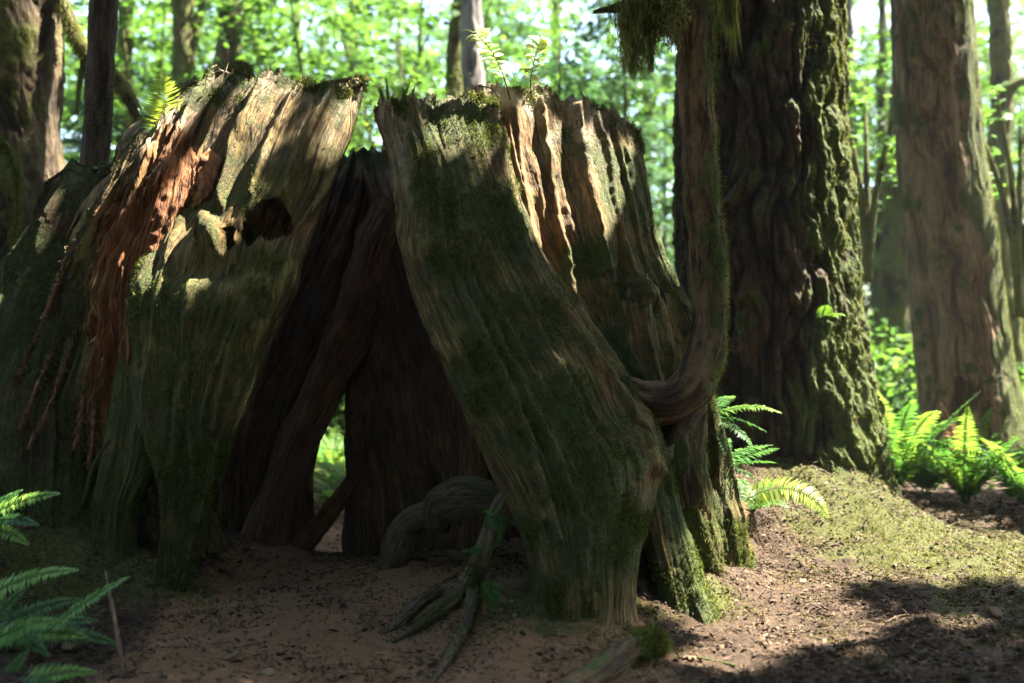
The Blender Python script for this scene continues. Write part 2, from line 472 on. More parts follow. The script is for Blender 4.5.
MAT = {}
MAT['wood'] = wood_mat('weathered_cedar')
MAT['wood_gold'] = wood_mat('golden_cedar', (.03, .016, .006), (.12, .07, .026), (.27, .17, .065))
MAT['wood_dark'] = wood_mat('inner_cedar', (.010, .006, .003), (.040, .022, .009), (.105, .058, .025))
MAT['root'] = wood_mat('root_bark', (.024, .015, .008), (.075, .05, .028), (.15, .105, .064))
MAT['giant'] = bark_mat('furrowed_bark', (.022, .012, .007), (.065, .038, .022), MOSS_STOPS, 0)
MAT['cedar'] = bark_mat('stringy_bark', (.09, .052, .028), (.25, .16, .09), MOSS_STOPS, .08, (6, 6, .35), 9)
MAT['brown'] = bark_mat('brown_bark', (.05, .029, .015), (.14, .088, .045), MOSS_STOPS, 0)
MAT['grey'] = bark_mat('grey_bark', (.10, .085, .075), (.24, .21, .19), MOSS_STOPS, 0)
MAT['mossybark'] = bark_mat('mossy_bark', (.04, .026, .014), (.11, .078, .04), [(.25, (.03, .035, .01)), (.5, (.085, .09, .02)), (.75, (.16, .16, .045))], .12)
MAT['moss'] = leaf_mat('moss_hair', (.03, .038, .008), (.075, .085, .016), (.15, .15, .04), .35, .8, .1)
MAT['moss_dark'] = leaf_mat('dark_moss_hair', (.022, .032, .007), (.052, .068, .013), (.105, .12, .026), .3, .8, .1)
MAT['oldmansbeard'] = leaf_mat('hanging_moss', (.05, .056, .016), (.13, .135, .042), (.25, .245, .095), .5, .8, .1)
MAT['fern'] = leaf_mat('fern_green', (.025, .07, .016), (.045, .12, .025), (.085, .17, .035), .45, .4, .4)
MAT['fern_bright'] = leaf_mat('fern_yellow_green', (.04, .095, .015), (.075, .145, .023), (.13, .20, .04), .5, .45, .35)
MAT['fern_shade'] = leaf_mat('fern_shade_lifted', (.07, .15, .02), (.12, .23, .035), (.19, .31, .05), .4, .4, .4)  # greens brightened in the colour for fronds standing in shade
MAT['fern_lit'] = leaf_mat('fern_lit_lime', (.12, .19, .03), (.19, .27, .04), (.27, .34, .06), .55, .45, .3)  # lit copy: sunlight put into the fern colour
MAT['fern_dead'] = leaf_mat('fern_dead', (.10, .04, .02), (.19, .08, .035), (.28, .15, .07), .35, .7, .2)
MAT['maple'] = leaf_mat('maple_leaf', (.024, .060, .012), (.043, .10, .018), (.088, .158, .030), .52, .5, .28, 1.5)
MAT['maple_yellow'] = leaf_mat('yellow_leaf', (.11, .17, .02), (.20, .26, .03), (.32, .33, .05), .55, .45, .4)
MAT['hemlock'] = leaf_mat('hemlock_spray', (.018, .05, .026), (.032, .08, .036), (.065, .125, .05), .4, .45, .4)
MAT['canopy'] = leaf_mat('needle_spray', (.015, .035, .010), (.025, .05, .014), (.04, .07, .02), .2, .6, .2)
MAT['pale_leaf'] = leaf_mat('pale_leaf', (.25, .33, .13), (.42, .48, .25), (.55, .58, .36), .5, .4, .5)
MAT['litter'] = flat_rnd_mat('needle_litter', [(0, (.014, .008, .004)), (.5, (.046, .025, .012)), (.85, (.10, .058, .030)), (1, (.18, .12, .066))])
MAT['dryleaf'] = flat_rnd_mat('dry_leaf', [(0, (.06, .034, .018)), (1, (.13, .085, .045))])
MAT['ground'] = ground_mat()

# ------------------------------------------------------------------ terrain
_cp = []
for px, py, Y, z in [(512, 683, 4.4, None), (250, 683, 4.4, None), (60, 683, 4.4, None), (800, 683, 4.4, None), (1000, 683, 4.4, None), (300, 610, 5.5, None),
                     (400, 620, 5.4, None), (330, 560, 6.7, None), (345, 553, 7.6, None), (170, 606, 5.8, None), (590, 632, 5.2, None), (705, 612, 5.6, None),
                     (760, 560, 6.7, None), (735, 512, 7.1, None), (800, 505, 7.4, None), (760, 458, 7.8, None), (830, 458, 7.8, None), (872, 474, 7.85, None), (722, 474, 7.3, None), (640, 572, 5.85, None), (618, 625, 5.3, None), (510, 588, 5.65, None), (450, 575, 5.9, None), (690, 540, 6.3, None), (860, 560, 6.6, None), (905, 506, 7.9, None),
                     (960, 505, 8.8, None), (1020, 505, 8.6, None), (1000, 560, 6.8, None), (900, 600, 5.8, None), (40, 600, 5.6, None), (0, 520, 6.0, None),
                     (480, 560, 6.2, None), (540, 560, 6.2, None), (240, 560, 6.6, None), (950, 480, 10.5, None), (870, 480, 10., None)]:
    p = P(px, py, Y); _cp.append((p[0], p[1], p[2]))
_cp += [(-4.2, 6.4, .9), (-4.4, 7.6, 1.2), (-6, 7, 1.3), (-3.2, 8.5, .8), (-1, 3, 0), (1.5, 3, 0), (4, 4, 0), (-3.5, 3, .1), (0, 9.5, -.1), (-1.3, 9.5, -.1), (2.2, 10.5, .4), (6, 8, .0), (6, 12, -.1), (-6, 12, .4), (0, 14, .0), (5, 16, 0)]
_cp = np.array(_cp)
_K = np.sqrt(((_cp[:, None, :2] - _cp[None, :, :2]) ** 2).sum(-1) + .35 ** 2)
_n = len(_cp)
_sol = np.linalg.solve(np.block([[_K - .02 * np.eye(_n), np.ones((_n, 1))], [np.ones((1, _n)), np.zeros((1, 1))]]), np.append(_cp[:, 2], 0))
_rw, _rc = _sol[:-1], _sol[-1]
FEET = [(*P(px, py, Y)[:2], r, h) for px, py, Y, r, h in [(172, 606, 5.8, .22, .10), (115, 585, 5.9, .25, .12), (575, 632, 5.35, .34, .09), (690, 612, 5.68, .2, .06), (40, 600, 6.0, .5, .15), (400, 566, 6.4, .18, .05), (250, 560, 6.9, .3, .05)]]
def gz(x, y):
    x = np.asarray(x, float); y = np.asarray(y, float)
    z = _rc
    for (cx, cy, _), w in zip(_cp, _rw): z = z + w * np.sqrt((x - cx) ** 2 + (y - cy) ** 2 + .35 ** 2)
    far = sstep(14, 26, np.hypot(x, y - 2))
    z = z * (1 - far) + far * (.012 * np.clip(y, -50, 200) + .3 * np.sin(x * .13) * np.cos(y * .11))
    q = np.stack([x, y, 0 * x], -1)
    for fx, fy, fr, fh in FEET: z = z + fh * np.exp(-((x - fx) ** 2 + (y - fy) ** 2) / (2 * fr ** 2))
    return z + .035 * fbm(q * 1.1 + 3, 3) * (1 - far * .5)
def ground_hit(px, py, lift=0.):
    for Y in np.arange(3.2, 16, .02):
        p = P(px, py, Y)
        if p[2] <= gz(p[0], p[1]): break
    p[2] = gz(p[0], p[1]) + lift
    return p

def build_ground():
    def axis(lo, hi, step, far):
        core = np.arange(lo, hi, step); g = 1.16; a = []; s = step; q = hi
        while q < far: s *= g; q += s; a.append(q)
        b = []; s = step; q = lo
        while q > -far: s *= g; q -= s; b.append(q)
        return np.array(b[::-1] + list(core) + a)
    xs = axis(-3.6, 4.6, .022, 420); ys = axis(3.6, 9.6, .022, 420)
    X, Y = np.meshgrid(xs, ys)
    Z = gz(X, Y)
    near = ((np.abs(X) < 8) & (Y < 14)).astype(float)
    q = np.stack([X, Y, 0 * X], -1)
    r = fbm(q * 4.5 + 9, 4) * .026 + fbm(q * 15, 4) * .012 + np.abs(pn(q * 9 + 4)) * .014
    # masks
    mnd = np.exp(-(((X - 3.0) / 1.15) ** 2 + ((Y - 7.2) / 1.0) ** 2))
    mnd2 = np.exp(-(((X - 3.3) / 1.6) ** 2 + ((Y - 5.4) / .9) ** 2)) * .55
    foot = np.exp(-(((X - .45) / .35) ** 2 + ((Y - 5.35) / .3) ** 2)) * .8
    lf = sstep(-1.9, -2.6, X) * .55
    for fx, fy, fr, fh in FEET[:4]: foot = np.maximum(foot, .75 * np.exp(-((X - fx) ** 2 + (Y - fy) ** 2) / (2 * (fr * 1.25) ** 2)))
    moss = np.clip(mnd * 1.15 + mnd2 + foot + lf + .5 * sstep(9.5, 11, Y), 0, 1)
    duff = np.clip(sstep(.5, 1.0, X) + sstep(-1.6, -2.2, X) + sstep(9, 10, Y), 0, 1)
    trail = np.clip(1 - duff, 0, 1)
    Z = Z + near * (r * (1 - .45 * trail) + moss * .018 * np.abs(pn(q * 7)) + .03 * mnd * fbm(q * 3, 2) - .05 * sstep(.75, .2, np.abs(X + .75 - .06 * (Y - 5))) * (Y < 7.6) * (1 - far_edge(Y)))
    V = np.stack([X, Y, Z], -1).reshape(-1, 3)
    r_ = np.arange(len(ys) - 1)[:, None] * len(xs); c_ = np.arange(len(xs) - 1)[None]
    fc = np.stack([r_ + c_, r_ + c_ + 1, r_ + len(xs) + c_ + 1, r_ + len(xs) + c_], -1).reshape(-1, 4)
    o = M().add(V, [fc], {'moss': moss.ravel(), 'duff': duff.ravel()}).obj('ground', MAT['ground'], smooth=True)
    o['kind'] = 'structure'
    return xs, ys, Z, moss, duff
def far_edge(Y): return sstep(6.6, 7.4, Y)
GX, GY, GZ, GM, GD = build_ground()
def gsurf(x, y):
    """height of the finished ground sheet"""
    i = np.clip(np.searchsorted(GX, x) - 1, 0, len(GX) - 2); j = np.clip(np.searchsorted(GY, y) - 1, 0, len(GY) - 2)
    tx = (x - GX[i]) / (GX[i + 1] - GX[i]); ty = (y - GY[j]) / (GY[j + 1] - GY[j])
    return (GZ[j, i] * (1 - tx) * (1 - ty) + GZ[j, i + 1] * tx * (1 - ty) + GZ[j + 1, i] * (1 - tx) * ty + GZ[j + 1, i + 1] * tx * ty)
def gmask(A, x, y):
    i = np.clip(np.searchsorted(GX, x), 0, len(GX) - 1); j = np.clip(np.searchsorted(GY, y), 0, len(GY) - 1)
    return A[j, i]
def ghit(px, py, lift=0.):
    for Y in np.arange(3.4, 18, .015):
        p = P(px, py, Y)
        if p[2] <= gsurf(p[0], p[1]): break
    p[2] = gsurf(p[0], p[1]) + lift
    return p

def gpos(px, Y): x = (px - CX) / F * Y; return (x, Y, float(gsurf(np.array([x]), np.array([Y]))[0]))

# ------------------------------------------------------------------ the hollow stump
stump = thing('hollow_stump', 'huge hollow cedar stump, mossy and weathered, split into leaning slabs round a dark walk-through opening', 'tree stump', (-.6, 6.2, 0))
rk = lambda v, a, b: sstep(a, b, v)
STUFF_MOSS = M()

def red_left(px, py, n):          # rusty rot on the lit flank and round the knot hole
    d = seg_dist(px, py, [(200, 150), (150, 205), (125, 270), (120, 420)])
    hole = np.exp(-(((px - 246) / 52) ** 2 + ((py - 228) / 22) ** 2) ** 2)
    return np.clip(rk(-d + n * 22, -48, -22), 0, 1) * (px < 215) * .0 + hole * .9
# main front slab: from the broken top down to a single foot
m, L1 = slab([(82, 226, 363, 6.68, 6.82, .17), (110, 208, 352, 6.58, 6.68, .19), (150, 194, 336, 6.46, 6.50, .2), (205, 176, 318, 6.33, 6.28, .2),
              (238, 158, 304, 6.2, 6.12, .22), (262, 141, 296, 6.08, 6.05, .25), (300, 136, 282, 6.02, 6.0, .26), (345, 138, 264, 5.98, 5.97, .24), (400, 138, 247, 5.92, 5.92, .22),
              (440, 150, 235, 5.88, 5.88, .2), (475, 167, 223, 5.85, 5.85, .17), (510, 169, 211, 5.83, 5.83, .14), (550, 166, 199, 5.8, 5.8, .12), (595, 158, 190, 5.78, 5.78, .12), (635, 148, 200, 5.77, 5.77, .16)],
             top=[(225, 96), (245, 84), (275, 80), (310, 80), (335, 90), (350, 84), (364, 74)], na=420, nv=460, flute=.055, fk=3.4, crack=.04, ck=4.6, seed=1, jag=15, lit_bleach=.55,
             pits=[(270, 221, 23, 20, 0, 0), (229, 237, 7, 12, 0, 0), (250, 236, 12, 9, 0, 0)], bumps=[(209, 232, 10, 14, -.10, 3), (215, 266, 62, 18, .10, 1.5), (300, 225, 12, 40, .05), (360, 85, 14, 20, .05)],
             grooves=[([(262, 90), (232, 150), (222, 205)], 4, -.07), ([(300, 88), (272, 140), (250, 200)], 4, -.06), ([(330, 95), (300, 150), (285, 200)], 4, -.07),
                      ([(246, 300), (225, 360), (212, 430)], 3, -.05), ([(190, 280), (186, 380), (170, 470)], 4, -.05), ([(290, 262), (255, 340), (222, 430), (196, 520)], 2.5, -.04)],
             red=red_left, moss=lambda px, py, n: .46 + .22 * n + .26 * rk(py, 330, 560) - .18 * rk(px, 230, 300) + .2 * rk(-py, -130, -85))
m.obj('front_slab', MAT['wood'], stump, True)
# the second, mossy foot of the front slab
m, L2 = slab([(300, 138, 185, 6.15, 6.12, .16), (360, 128, 178, 6.06, 6.02, .16), (420, 116, 160, 6.0, 5.96, .15), (470, 106, 148, 5.94, 5.9, .13), (500, 101, 135, 5.92, 5.89, .11), (535, 98, 131, 5.9, 5.88, .11), (575, 92, 136, 5.86, 5.86, .13), (615, 80, 144, 5.84, 5.84, .2)],
             na=160, nv=200, seed=2, flute=.05, crack=.03, jag=10, moss=lambda px, py, n: .75 + .2 * n)
m.obj('foot', MAT['wood'], stump, True)
# rotten red flank, torn open
def red_flank(px, py, n):
    d = seg_dist(px, py, [(190, 160), (150, 205), (122, 250), (114, 320), (122, 400)])
    return np.clip(rk(-d + n * 22, -44, -16), 0, 1)
m, L3 = slab([(84, 206, 240, 6.85, 6.75, .15), (110, 180, 222, 6.72, 6.6, .18), (140, 148, 204, 6.55, 6.42, .2), (180, 116, 190, 6.38, 6.28, .2), (225, 88, 176, 6.3, 6.2, .2), (280, 66, 160, 6.24, 6.14, .2),
              (340, 52, 160, 6.24, 6.16, .2), (420, 30, 160, 6.36, 6.32, .22), (480, 16, 200, 6.46, 6.5, .22), (540, 0, 215, 6.55, 6.55, .22), (610, -10, 215, 6.55, 6.5, .2)],
             top=[(205, 100), (230, 82), (262, 84)], na=300, nv=380, flute=.10, fk=4.5, crack=.08, ck=6.5, seed=3, jag=20, fine=.016, shard=.05,
             grooves=[([(196, 165), (160, 220), (142, 300), (138, 420)], 11, -.16), ([(175, 165), (128, 215), (105, 300)], 5, -.07), ([(150, 190), (112, 240), (88, 330)], 4, -.06)],
             bumps=[(120, 215, 26, 30, .08), (90, 300, 18, 60, .06)],
             red=red_flank, moss=lambda px, py, n: .35 + .3 * n + .35 * rk(-px, -110, -60) - .6 * red_flank(px, py, n) + .25 * rk(px, 170, 190) * rk(-py, -210, -160))
m.obj('rotten_flank', MAT['wood'], stump, True)
# mossy outer buttress running down to the left bank
m, L4 = slab([(180, 100, 140, 6.95, 6.8, .2), (215, 66, 130, 6.9, 6.7, .26), (260, 30, 118, 6.85, 6.62, .3), (320, -10, 100, 6.7, 6.5, .34), (400, -60, 90, 6.5, 6.35, .36), (480, -100, 90, 6.3, 6.2, .34), (610, -130, 100, 6.05, 6.0, .3)],
             top=[(95, 190), (140, 178)], na=260, nv=280, flute=.12, fk=3.5, crack=.09, ck=4.5, seed=4, jag=24, fine=.02, shard=.04, moss=lambda px, py, n: .62 + .3 * n)
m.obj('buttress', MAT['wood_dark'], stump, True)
# right front slab, the big leaning leg
def moss_r(px, py, n):
    c = seg_dist(px, py, [(440, 130), (480, 250), (540, 380), (600, 520)])
    return .42 + .26 * n + .30 * rk(-c, -80, -10) - .25 * rk(-py, -330, -230) * rk(-px, -432, -405)
m, R1 = slab([(100, 376, 496, 6.5, 6.85, .2), (125, 381, 499, 6.43, 6.77, .21), (160, 391, 505, 6.34, 6.66, .22), (205, 400, 519, 6.23, 6.52, .23), (250, 401, 540, 6.13, 6.38, .25), (290, 412, 564, 6.02, 6.28, .26),
              (330, 430, 590, 5.9, 6.2, .27), (370, 448, 614, 5.8, 6.1, .28), (410, 466, 634, 5.68, 6.0, .29), (450, 486, 652, 5.56, 5.95, .29), (490, 506, 644, 5.44, 5.84, .28), (525, 522, 630, 5.34, 5.7, .26), (560, 534, 620, 5.27, 5.56, .25),
              (600, 540, 616, 5.21, 5.45, .25), (632, 532, 622, 5.17, 5.38, .30), (665, 520, 634, 5.14, 5.36, .36)],
             top=[(374, 114), (384, 106), (430, 101), (455, 97), (470, 92), (482, 96), (497, 104)], na=460, nv=500, flute=.042, fk=3.0, crack=.03, ck=4.2, seed=6, jag=14,
             bumps=[(458, 250, 26, 17, -.09, 2), (470, 240, 9, 9, -.06, 2), (415, 300, 16, 40, .05), (600, 420, 30, 30, .04), (388, 108, 10, 10, .04), (540, 330, 16, 50, .03)],
             grooves=[([(492, 110), (505, 200), (535, 275), (590, 350), (640, 420), (655, 470)], 5, -.05), ([(450, 270), (500, 370), (535, 450), (560, 540)], 3.5, -.05),
                      ([(420, 260), (460, 350), (510, 450), (545, 520)], 3, -.035), ([(520, 300), (575, 400), (600, 470)], 4, -.05), ([(470, 280), (530, 400), (585, 520), (590, 600)], 4, -.04)],
             red=lambda px, py, n: np.exp(-(((px - 458) / 34) ** 2 + ((py - 250) / 24) ** 2) ** 2) * .75 + .5 * rk(-py, -125, -104) * rk(-px, -402, -384) + .45 * rk(-seg_dist(px, py, [(590, 360), (620, 420), (640, 480)]) + 8 * n, -16, -5),
             moss=moss_r)
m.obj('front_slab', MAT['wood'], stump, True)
# its outer toe, a separate ridge ending in a mossy foot
m, R2 = slab([(390, 596, 640, 6.12, 6.15, .16), (440, 616, 660, 5.98, 6.02, .17), (490, 632, 674, 5.84, 5.88, .16), (540, 645, 690, 5.72, 5.74, .15), (585, 655, 706, 5.62, 5.64, .16), (615, 652, 718, 5.57, 5.6, .2), (650, 640, 732, 5.54, 5.56, .26)],
             na=180, nv=240, seed=7, flute=.05, crack=.03, jag=8, moss=lambda px, py, n: .34 + .25 * n + .5 * rk(px - 640 - (py - 480) * .42, -2, 14) + .3 * rk(py, 560, 610))
m.obj('foot', MAT['wood'], stump, True)
m, R5 = slab([(440, 590, 668, 6.1, 6.15, .16), (520, 600, 680, 6.02, 6.06, .16), (590, 590, 690, 5.92, 5.96, .16), (650, 570, 705, 5.8, 5.85, .2)], na=160, nv=180, seed=12, flute=.09, crack=.07, jag=6, shard=.03, moss=lambda px, py, n: .35 + .4 * n)
m.obj('buttress', MAT['wood_dark'], stump, True)
# the tall golden slab behind the right leg
def red_p(px, py, n): return .22 * rk(-px + n * 14 + (py - 110) * .25, -560, -520) * rk(-py, -330, -240) + .4 * rk(px, 600, 618) * rk(-py, -150, -125)
m, R3 = slab([(100, 462, 634, 7.0, 7.5, .26), (135, 470, 636, 6.9, 7.4, .28), (180, 480, 642, 6.8, 7.28, .3), (230, 494, 652, 6.68, 7.12, .31), (280, 512, 664, 6.62, 7.05, .32), (330, 530, 680, 6.56, 6.98, .32),
              (380, 556, 690, 6.5, 6.92, .32), (440, 590, 704, 6.45, 6.86, .3), (500, 620, 722, 6.4, 6.8, .3), (615, 640, 742, 6.35, 6.7, .3)],
             top=[(462, 98), (485, 94), (505, 99), (528, 92), (545, 101), (570, 98), (588, 108), (598, 100), (606, 112), (620, 116), (636, 140)], na=460, nv=460, flute=.05, fk=2.8, crack=.03, ck=4.2, seed=8, jag=11,
             bumps=[(512, 230, 14, 90, -.05), (555, 250, 16, 100, .05), (640, 300, 14, 16, -.12, 2), (648, 250, 20, 40, .05), (625, 290, 8, 70, .05)],
             grooves=[([(540, 100), (552, 180), (575, 290), (600, 380)], 3.5, -.05), ([(574, 110), (590, 200), (610, 300), (626, 350), (640, 390)], 5, -.10), ([(600, 112), (618, 200), (640, 300)], 3.5, -.04),
                      ([(515, 110), (527, 200), (545, 290)], 3, -.03), ([(618, 125), (640, 210), (668, 300)], 3, -.03), ([(500, 120), (508, 190), (530, 280)], 3, -.03)],
             red=red_p, moss=lambda px, py, n: .36 + .25 * n + .30 * rk(px, 560, 660) - .25 * rk(-px, -545, -510) + .2 * rk(py, 330, 450))
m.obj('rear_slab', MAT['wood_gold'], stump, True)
# mossy lump at its foot
m, R4 = slab([(270, 628, 658, 6.82, 6.95, .14), (300, 614, 676, 6.68, 6.85, .2), (340, 616, 688, 6.55, 6.74, .22), (390, 630, 700, 6.48, 6.64, .24), (440, 646, 712, 6.4, 6.55, .24), (500, 668, 728, 6.38, 6.5, .22), (600, 680, 742, 6.36, 6.46, .24)],
             top=[(618, 286), (640, 280), (662, 290)], na=220, nv=240, flute=.07, fk=4, crack=.05, seed=9, jag=10, bumps=[(618, 360, 14, 50, -.10)],
             red=lambda px, py, n: .6 * rk(-py, -310, -285), moss=lambda px, py, n: .58 + .3 * n - .5 * rk(-px, -650, -625))
m.obj('burl', MAT['wood_gold'], stump, True)
# inner back walls with the light gap between them
mw = lambda px, py, n: .12 + .2 * n + .6 * rk(-py, -185, -160)
m, B1 = slab([(158, 318, 402, 7.5, 7.6, .2), (200, 296, 404, 7.5, 7.6, .22), (250, 262, 402, 7.5, 7.6, .24), (300, 236, 388, 7.5, 7.6, .24), (350, 216, 366, 7.45, 7.6, .24), (388, 208, 335, 7.45, 7.6, .24), (430, 200, 318, 7.4, 7.55, .24),
              (480, 196, 306, 7.4, 7.5, .24), (530, 194, 302, 7.35, 7.45, .24), (580, 190, 300, 7.3, 7.4, .24)], top=[(318, 166), (350, 152), (390, 154)], na=260, nv=260, seed=10, jag=14,
             red=lambda px, py, n: .08 + .3 * n, moss=mw, flute=.09, crack=.06)
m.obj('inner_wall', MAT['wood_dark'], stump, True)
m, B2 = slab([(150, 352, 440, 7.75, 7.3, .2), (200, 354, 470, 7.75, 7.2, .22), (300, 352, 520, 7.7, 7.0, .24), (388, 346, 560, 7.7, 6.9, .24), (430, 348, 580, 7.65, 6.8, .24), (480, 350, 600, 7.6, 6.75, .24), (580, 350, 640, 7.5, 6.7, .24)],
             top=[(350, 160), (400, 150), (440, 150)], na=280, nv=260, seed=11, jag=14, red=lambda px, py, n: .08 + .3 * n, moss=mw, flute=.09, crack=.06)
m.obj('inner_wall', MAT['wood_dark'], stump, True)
# interior struts
tb = lambda pts, **k: tube([(*P(x, y, Y), r) for x, y, Y, r in pts], **k)
for k, (pts, nm) in enumerate([
        ([(394, 205, 7.35, .17), (376, 260, 7.3, .18), (350, 330, 7.25, .17), (318, 400, 7.2, .14), (286, 470, 7.15, .13), (258, 560, 7.05, .15)], 'strut'),
        ([(378, 330, 7.5, .10), (382, 430, 7.4, .13), (388, 500, 7.35, .16), (392, 580, 7.3, .2)], 'strut'),
        ([(470, 330, 6.95, .12), (478, 430, 6.9, .13), (486, 580, 6.85, .18)], 'strut'),
        ([(352, 482, 7.42, .05), (330, 512, 7.36, .07), (304, 545, 7.3, .09), (290, 572, 7.26, .10)], 'root')]):
    m, _ = tb(pts, na=90, nv=150, amp=.035, k=7, kz=.7, seed=20 + k, red=.3, moss=lambda G, n, a: .1 + .2 * n, lump=.2)
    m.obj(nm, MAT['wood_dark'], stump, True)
# roots
RT = []
def on_g(px, py, lift, r): return (*ghit(px, py, lift), r)
for k, (pts, ms) in enumerate([
        ([(392, 566, 6.35, .10), (398, 545, 6.33, .10), (408, 525, 6.3, .095), (424, 517, 6.27, .09), (446, 520, 6.22, .09)], .2),
        ([(436, 528, 6.2, .06), (440, 508, 6.2, .11), (458, 500, 6.15, .125), (484, 497, 6.05, .11), (508, 502, 5.95, .10), (540, 520, 5.8, .12)], .3),
        ([(548, 470, 5.75, .06), (522, 488, 5.65, .075), (505, 505, 5.58, .07), (490, 535, 5.5, .055), (478, 568, 5.42, .05)], .5)]):
    m, inf = tb(pts, na=60, nv=110, amp=.018, k=10, kz=2, seed=30 + k, moss=lambda G, n, a, s=ms: s + .3 * n, lump=.15)
    m.obj('root', MAT['root'], stump, True); RT.append(inf)
for k, (g, ms) in enumerate([
        ([(*P(480, 562, 5.42), .05), on_g(470, 590, .07, .045), on_g(456, 606, .05, .04), on_g(436, 620, .035, .035), on_g(406, 637, .01, .025), on_g(385, 645, -.02, .012)], .35),
        ([on_g(440, 596, .03, .03), on_g(420, 608, .03, .032), on_g(398, 626, .015, .03), on_g(380, 637, -.02, .02)], .25),
        ([(*P(479, 566, 5.41), .04), on_g(475, 600, .07, .04), on_g(470, 625, .05, .034), on_g(456, 650, .03, .026), on_g(438, 677, .01, .018), on_g(428, 690, -.02, .01)], .4)]):
    m, inf = tube(g, na=40, nv=120, amp=.010, k=14, kz=3, seed=40 + k, moss=lambda G, n, a, s=ms: s + .3 * n, lump=.2)
    m.obj('root', MAT['root'], stump, True); RT.append(inf)
# roots and buttresses sweeping down below the curved tree
for k, pts in enumerate([
        [(640, 420, 6.25, .10), (662, 455, 6.2, .09), (674, 500, 6.15, .08), (682, 540, 6.05, .07)],
        [(672, 415, 6.35, .13), (690, 460, 6.35, .10), (706, 500, 6.3, .09), (716, 540, 6.3, .08)],
        [(704, 420, 6.45, .10), (716, 465, 6.5, .09), (726, 500, 6.5, .07), (738, 528, 6.5, .05)]]):
    m, inf = tb(pts, na=60, nv=110, amp=.02, k=9, kz=1.5, seed=50 + k, moss=lambda G, n, a: .6 + .3 * n, lump=.2)
    m.obj('root', MAT['root'], stump, True); RT.append(inf)
# litter-hung rootlets draped on the torn flank
for k, pts in enumerate([[(100, 245), (84, 300), (68, 350), (52, 400), (28, 450)], [(112, 250), (100, 320), (86, 390), (74, 450)], [(92, 262), (64, 320), (40, 380), (20, 430)],
                         [(104, 300), (96, 350), (94, 420), (90, 470)], [(120, 190), (90, 220), (66, 262), (44, 320)], [(134, 330), (118, 380), (112, 440)], [(60, 290), (40, 330), (12, 390)]]):
    q = [(*P(x, y, 6.12 - .04 * j + .03 * math.sin(k + j) + (.12 if x > 100 else 0) + (.25 if y < 230 else 0)), .012 + .008 * random.random()) for j, (x, y) in enumerate(pts)]
    m, inf = tube(q, na=10, nv=90, amp=.010, k=40, kz=25, seed=60 + k, moss=lambda G, n, a: .1 + .2 * n, red=.6, lump=.5)
    fz = fuzz((inf[0], inf[1], np.ones(inf[0].shape[:2])), 420, .022, .012, down=.6, spread=1.4)
    o = m.obj('rootlet', MAT['root'], stump, True)
    fz.obj('needle_litter', MAT['litter'], o)
# moss hair over the stump, as parts of it
def slab_fuzz(inf, n, ln, cond=None, thr=.5):
    G, N, ms, px, py, ps = inf
    nz = fbm(G * 3.1 + 5, 4)
    w = rk(ms + nz * .5, thr, thr + .4) * (.15 + .85 * rk(ps + 0 * px, -.3, .1))
    if cond is not None: w = w * cond(px, py)
    return fuzz((G, N, w), n, ln, .005, down=.5, spread=1.1, out=.5)
mm = M()
def merge(a, b):
    k = b.n
    for fs in b.F.values():
        pass
    a.V += b.V
    for n_, fs in b.F.items(): a.F.setdefault(n_, []).extend([f + a.n for f in fs])
    for k_, v in b.A.items(): a.A.setdefault(k_, []).extend(v)
    a.n += b.n
for inf, n, ln, thr in ((L1, 26000, .022, .42), (L2, 5000, .022, .6), (L3, 6000, .022, .55), (L4, 14000, .035, .5), (R1, 48000, .023, .42), (R2, 7000, .026, .5), (R3, 9000, .02, .5), (R4, 7000, .024, .55)):
    merge(mm, slab_fuzz(inf, n, ln, None, thr))
for inf in RT: merge(mm, fuzz(inf, 1300, .018, .005))
# cushions of moss along the broken rims
for inf, n in ((L1, 7000), (R3, 5000), (R1, 5000), (L3, 3000)):
    G, N, ms, px, py, ps = inf
    w = np.zeros(px.shape); w[-34:] = (np.linspace(0, 1, 34) ** 1.5)[:, None] * rk(fbm(G[-34:] * 5, 3), -.2, .5)
    merge(mm, fuzz((G, N, w), n, .03, .007, down=.3, spread=1.2))
mm.obj('moss', MAT['moss_dark'], stump)
spm, rim = M(), M()
G, N, ms, px, py, ps = L3
w = np.exp(-(seg_dist(px, py, [(190, 160), (150, 205), (122, 250), (112, 330)]) / 26) ** 2) * rk(ps + 0 * px, -.1, .2); i = RNG.choice(w.size, 230, p=(w / w.sum()).ravel())
p = G.reshape(-1, 3)[i]; nn = N.reshape(-1, 3)[i]; tn = np.gradient(G, axis=0).reshape(-1, 3)[i]; tn /= np.linalg.norm(tn, axis=1)[:, None]
leaves(p + nn * .01, -tn + nn * RNG.uniform(.05, .5, (230, 1)) + RNG.normal(size=(230, 3)) * .18, nn + RNG.normal(size=(230, 3)) * .5, RNG.uniform(.04, .16, 230), RNG.uniform(.006, .02, 230), 'diamond', mesh=spm)
spm.obj('splinters', flat_rnd_mat('red_splinter', [(0, (.05, .018, .009)), (.5, (.20, .085, .032)), (1, (.42, .25, .14))]), stump, kind='stuff')
for inf, n_ in ((L1, 220), (R1, 200), (R3, 320), (L3, 160)):
    G, N, ms, px, py, ps = inf
    i = RNG.integers(0, G.shape[1], n_); j = -1 - RNG.integers(0, 9, n_); p = G[j, i]; nn = N[j, i]
    leaves(p - np.array([0, 0, .015]), np.array([0, 0, 1.]) + nn * RNG.uniform(-.2, .6, (n_, 1)) + RNG.normal(size=(n_, 3)) * .25, nn + RNG.normal(size=(n_, 3)) * .3, RNG.uniform(.02, .085, n_), RNG.uniform(.006, .02, n_), 'diamond', mesh=rim)
rim.obj('rim_splinters', flat_rnd_mat('rim_splinter', [(0, (.06, .035, .018)), (.5, (.18, .115, .06)), (1, (.40, .30, .19))]), stump, kind='stuff')
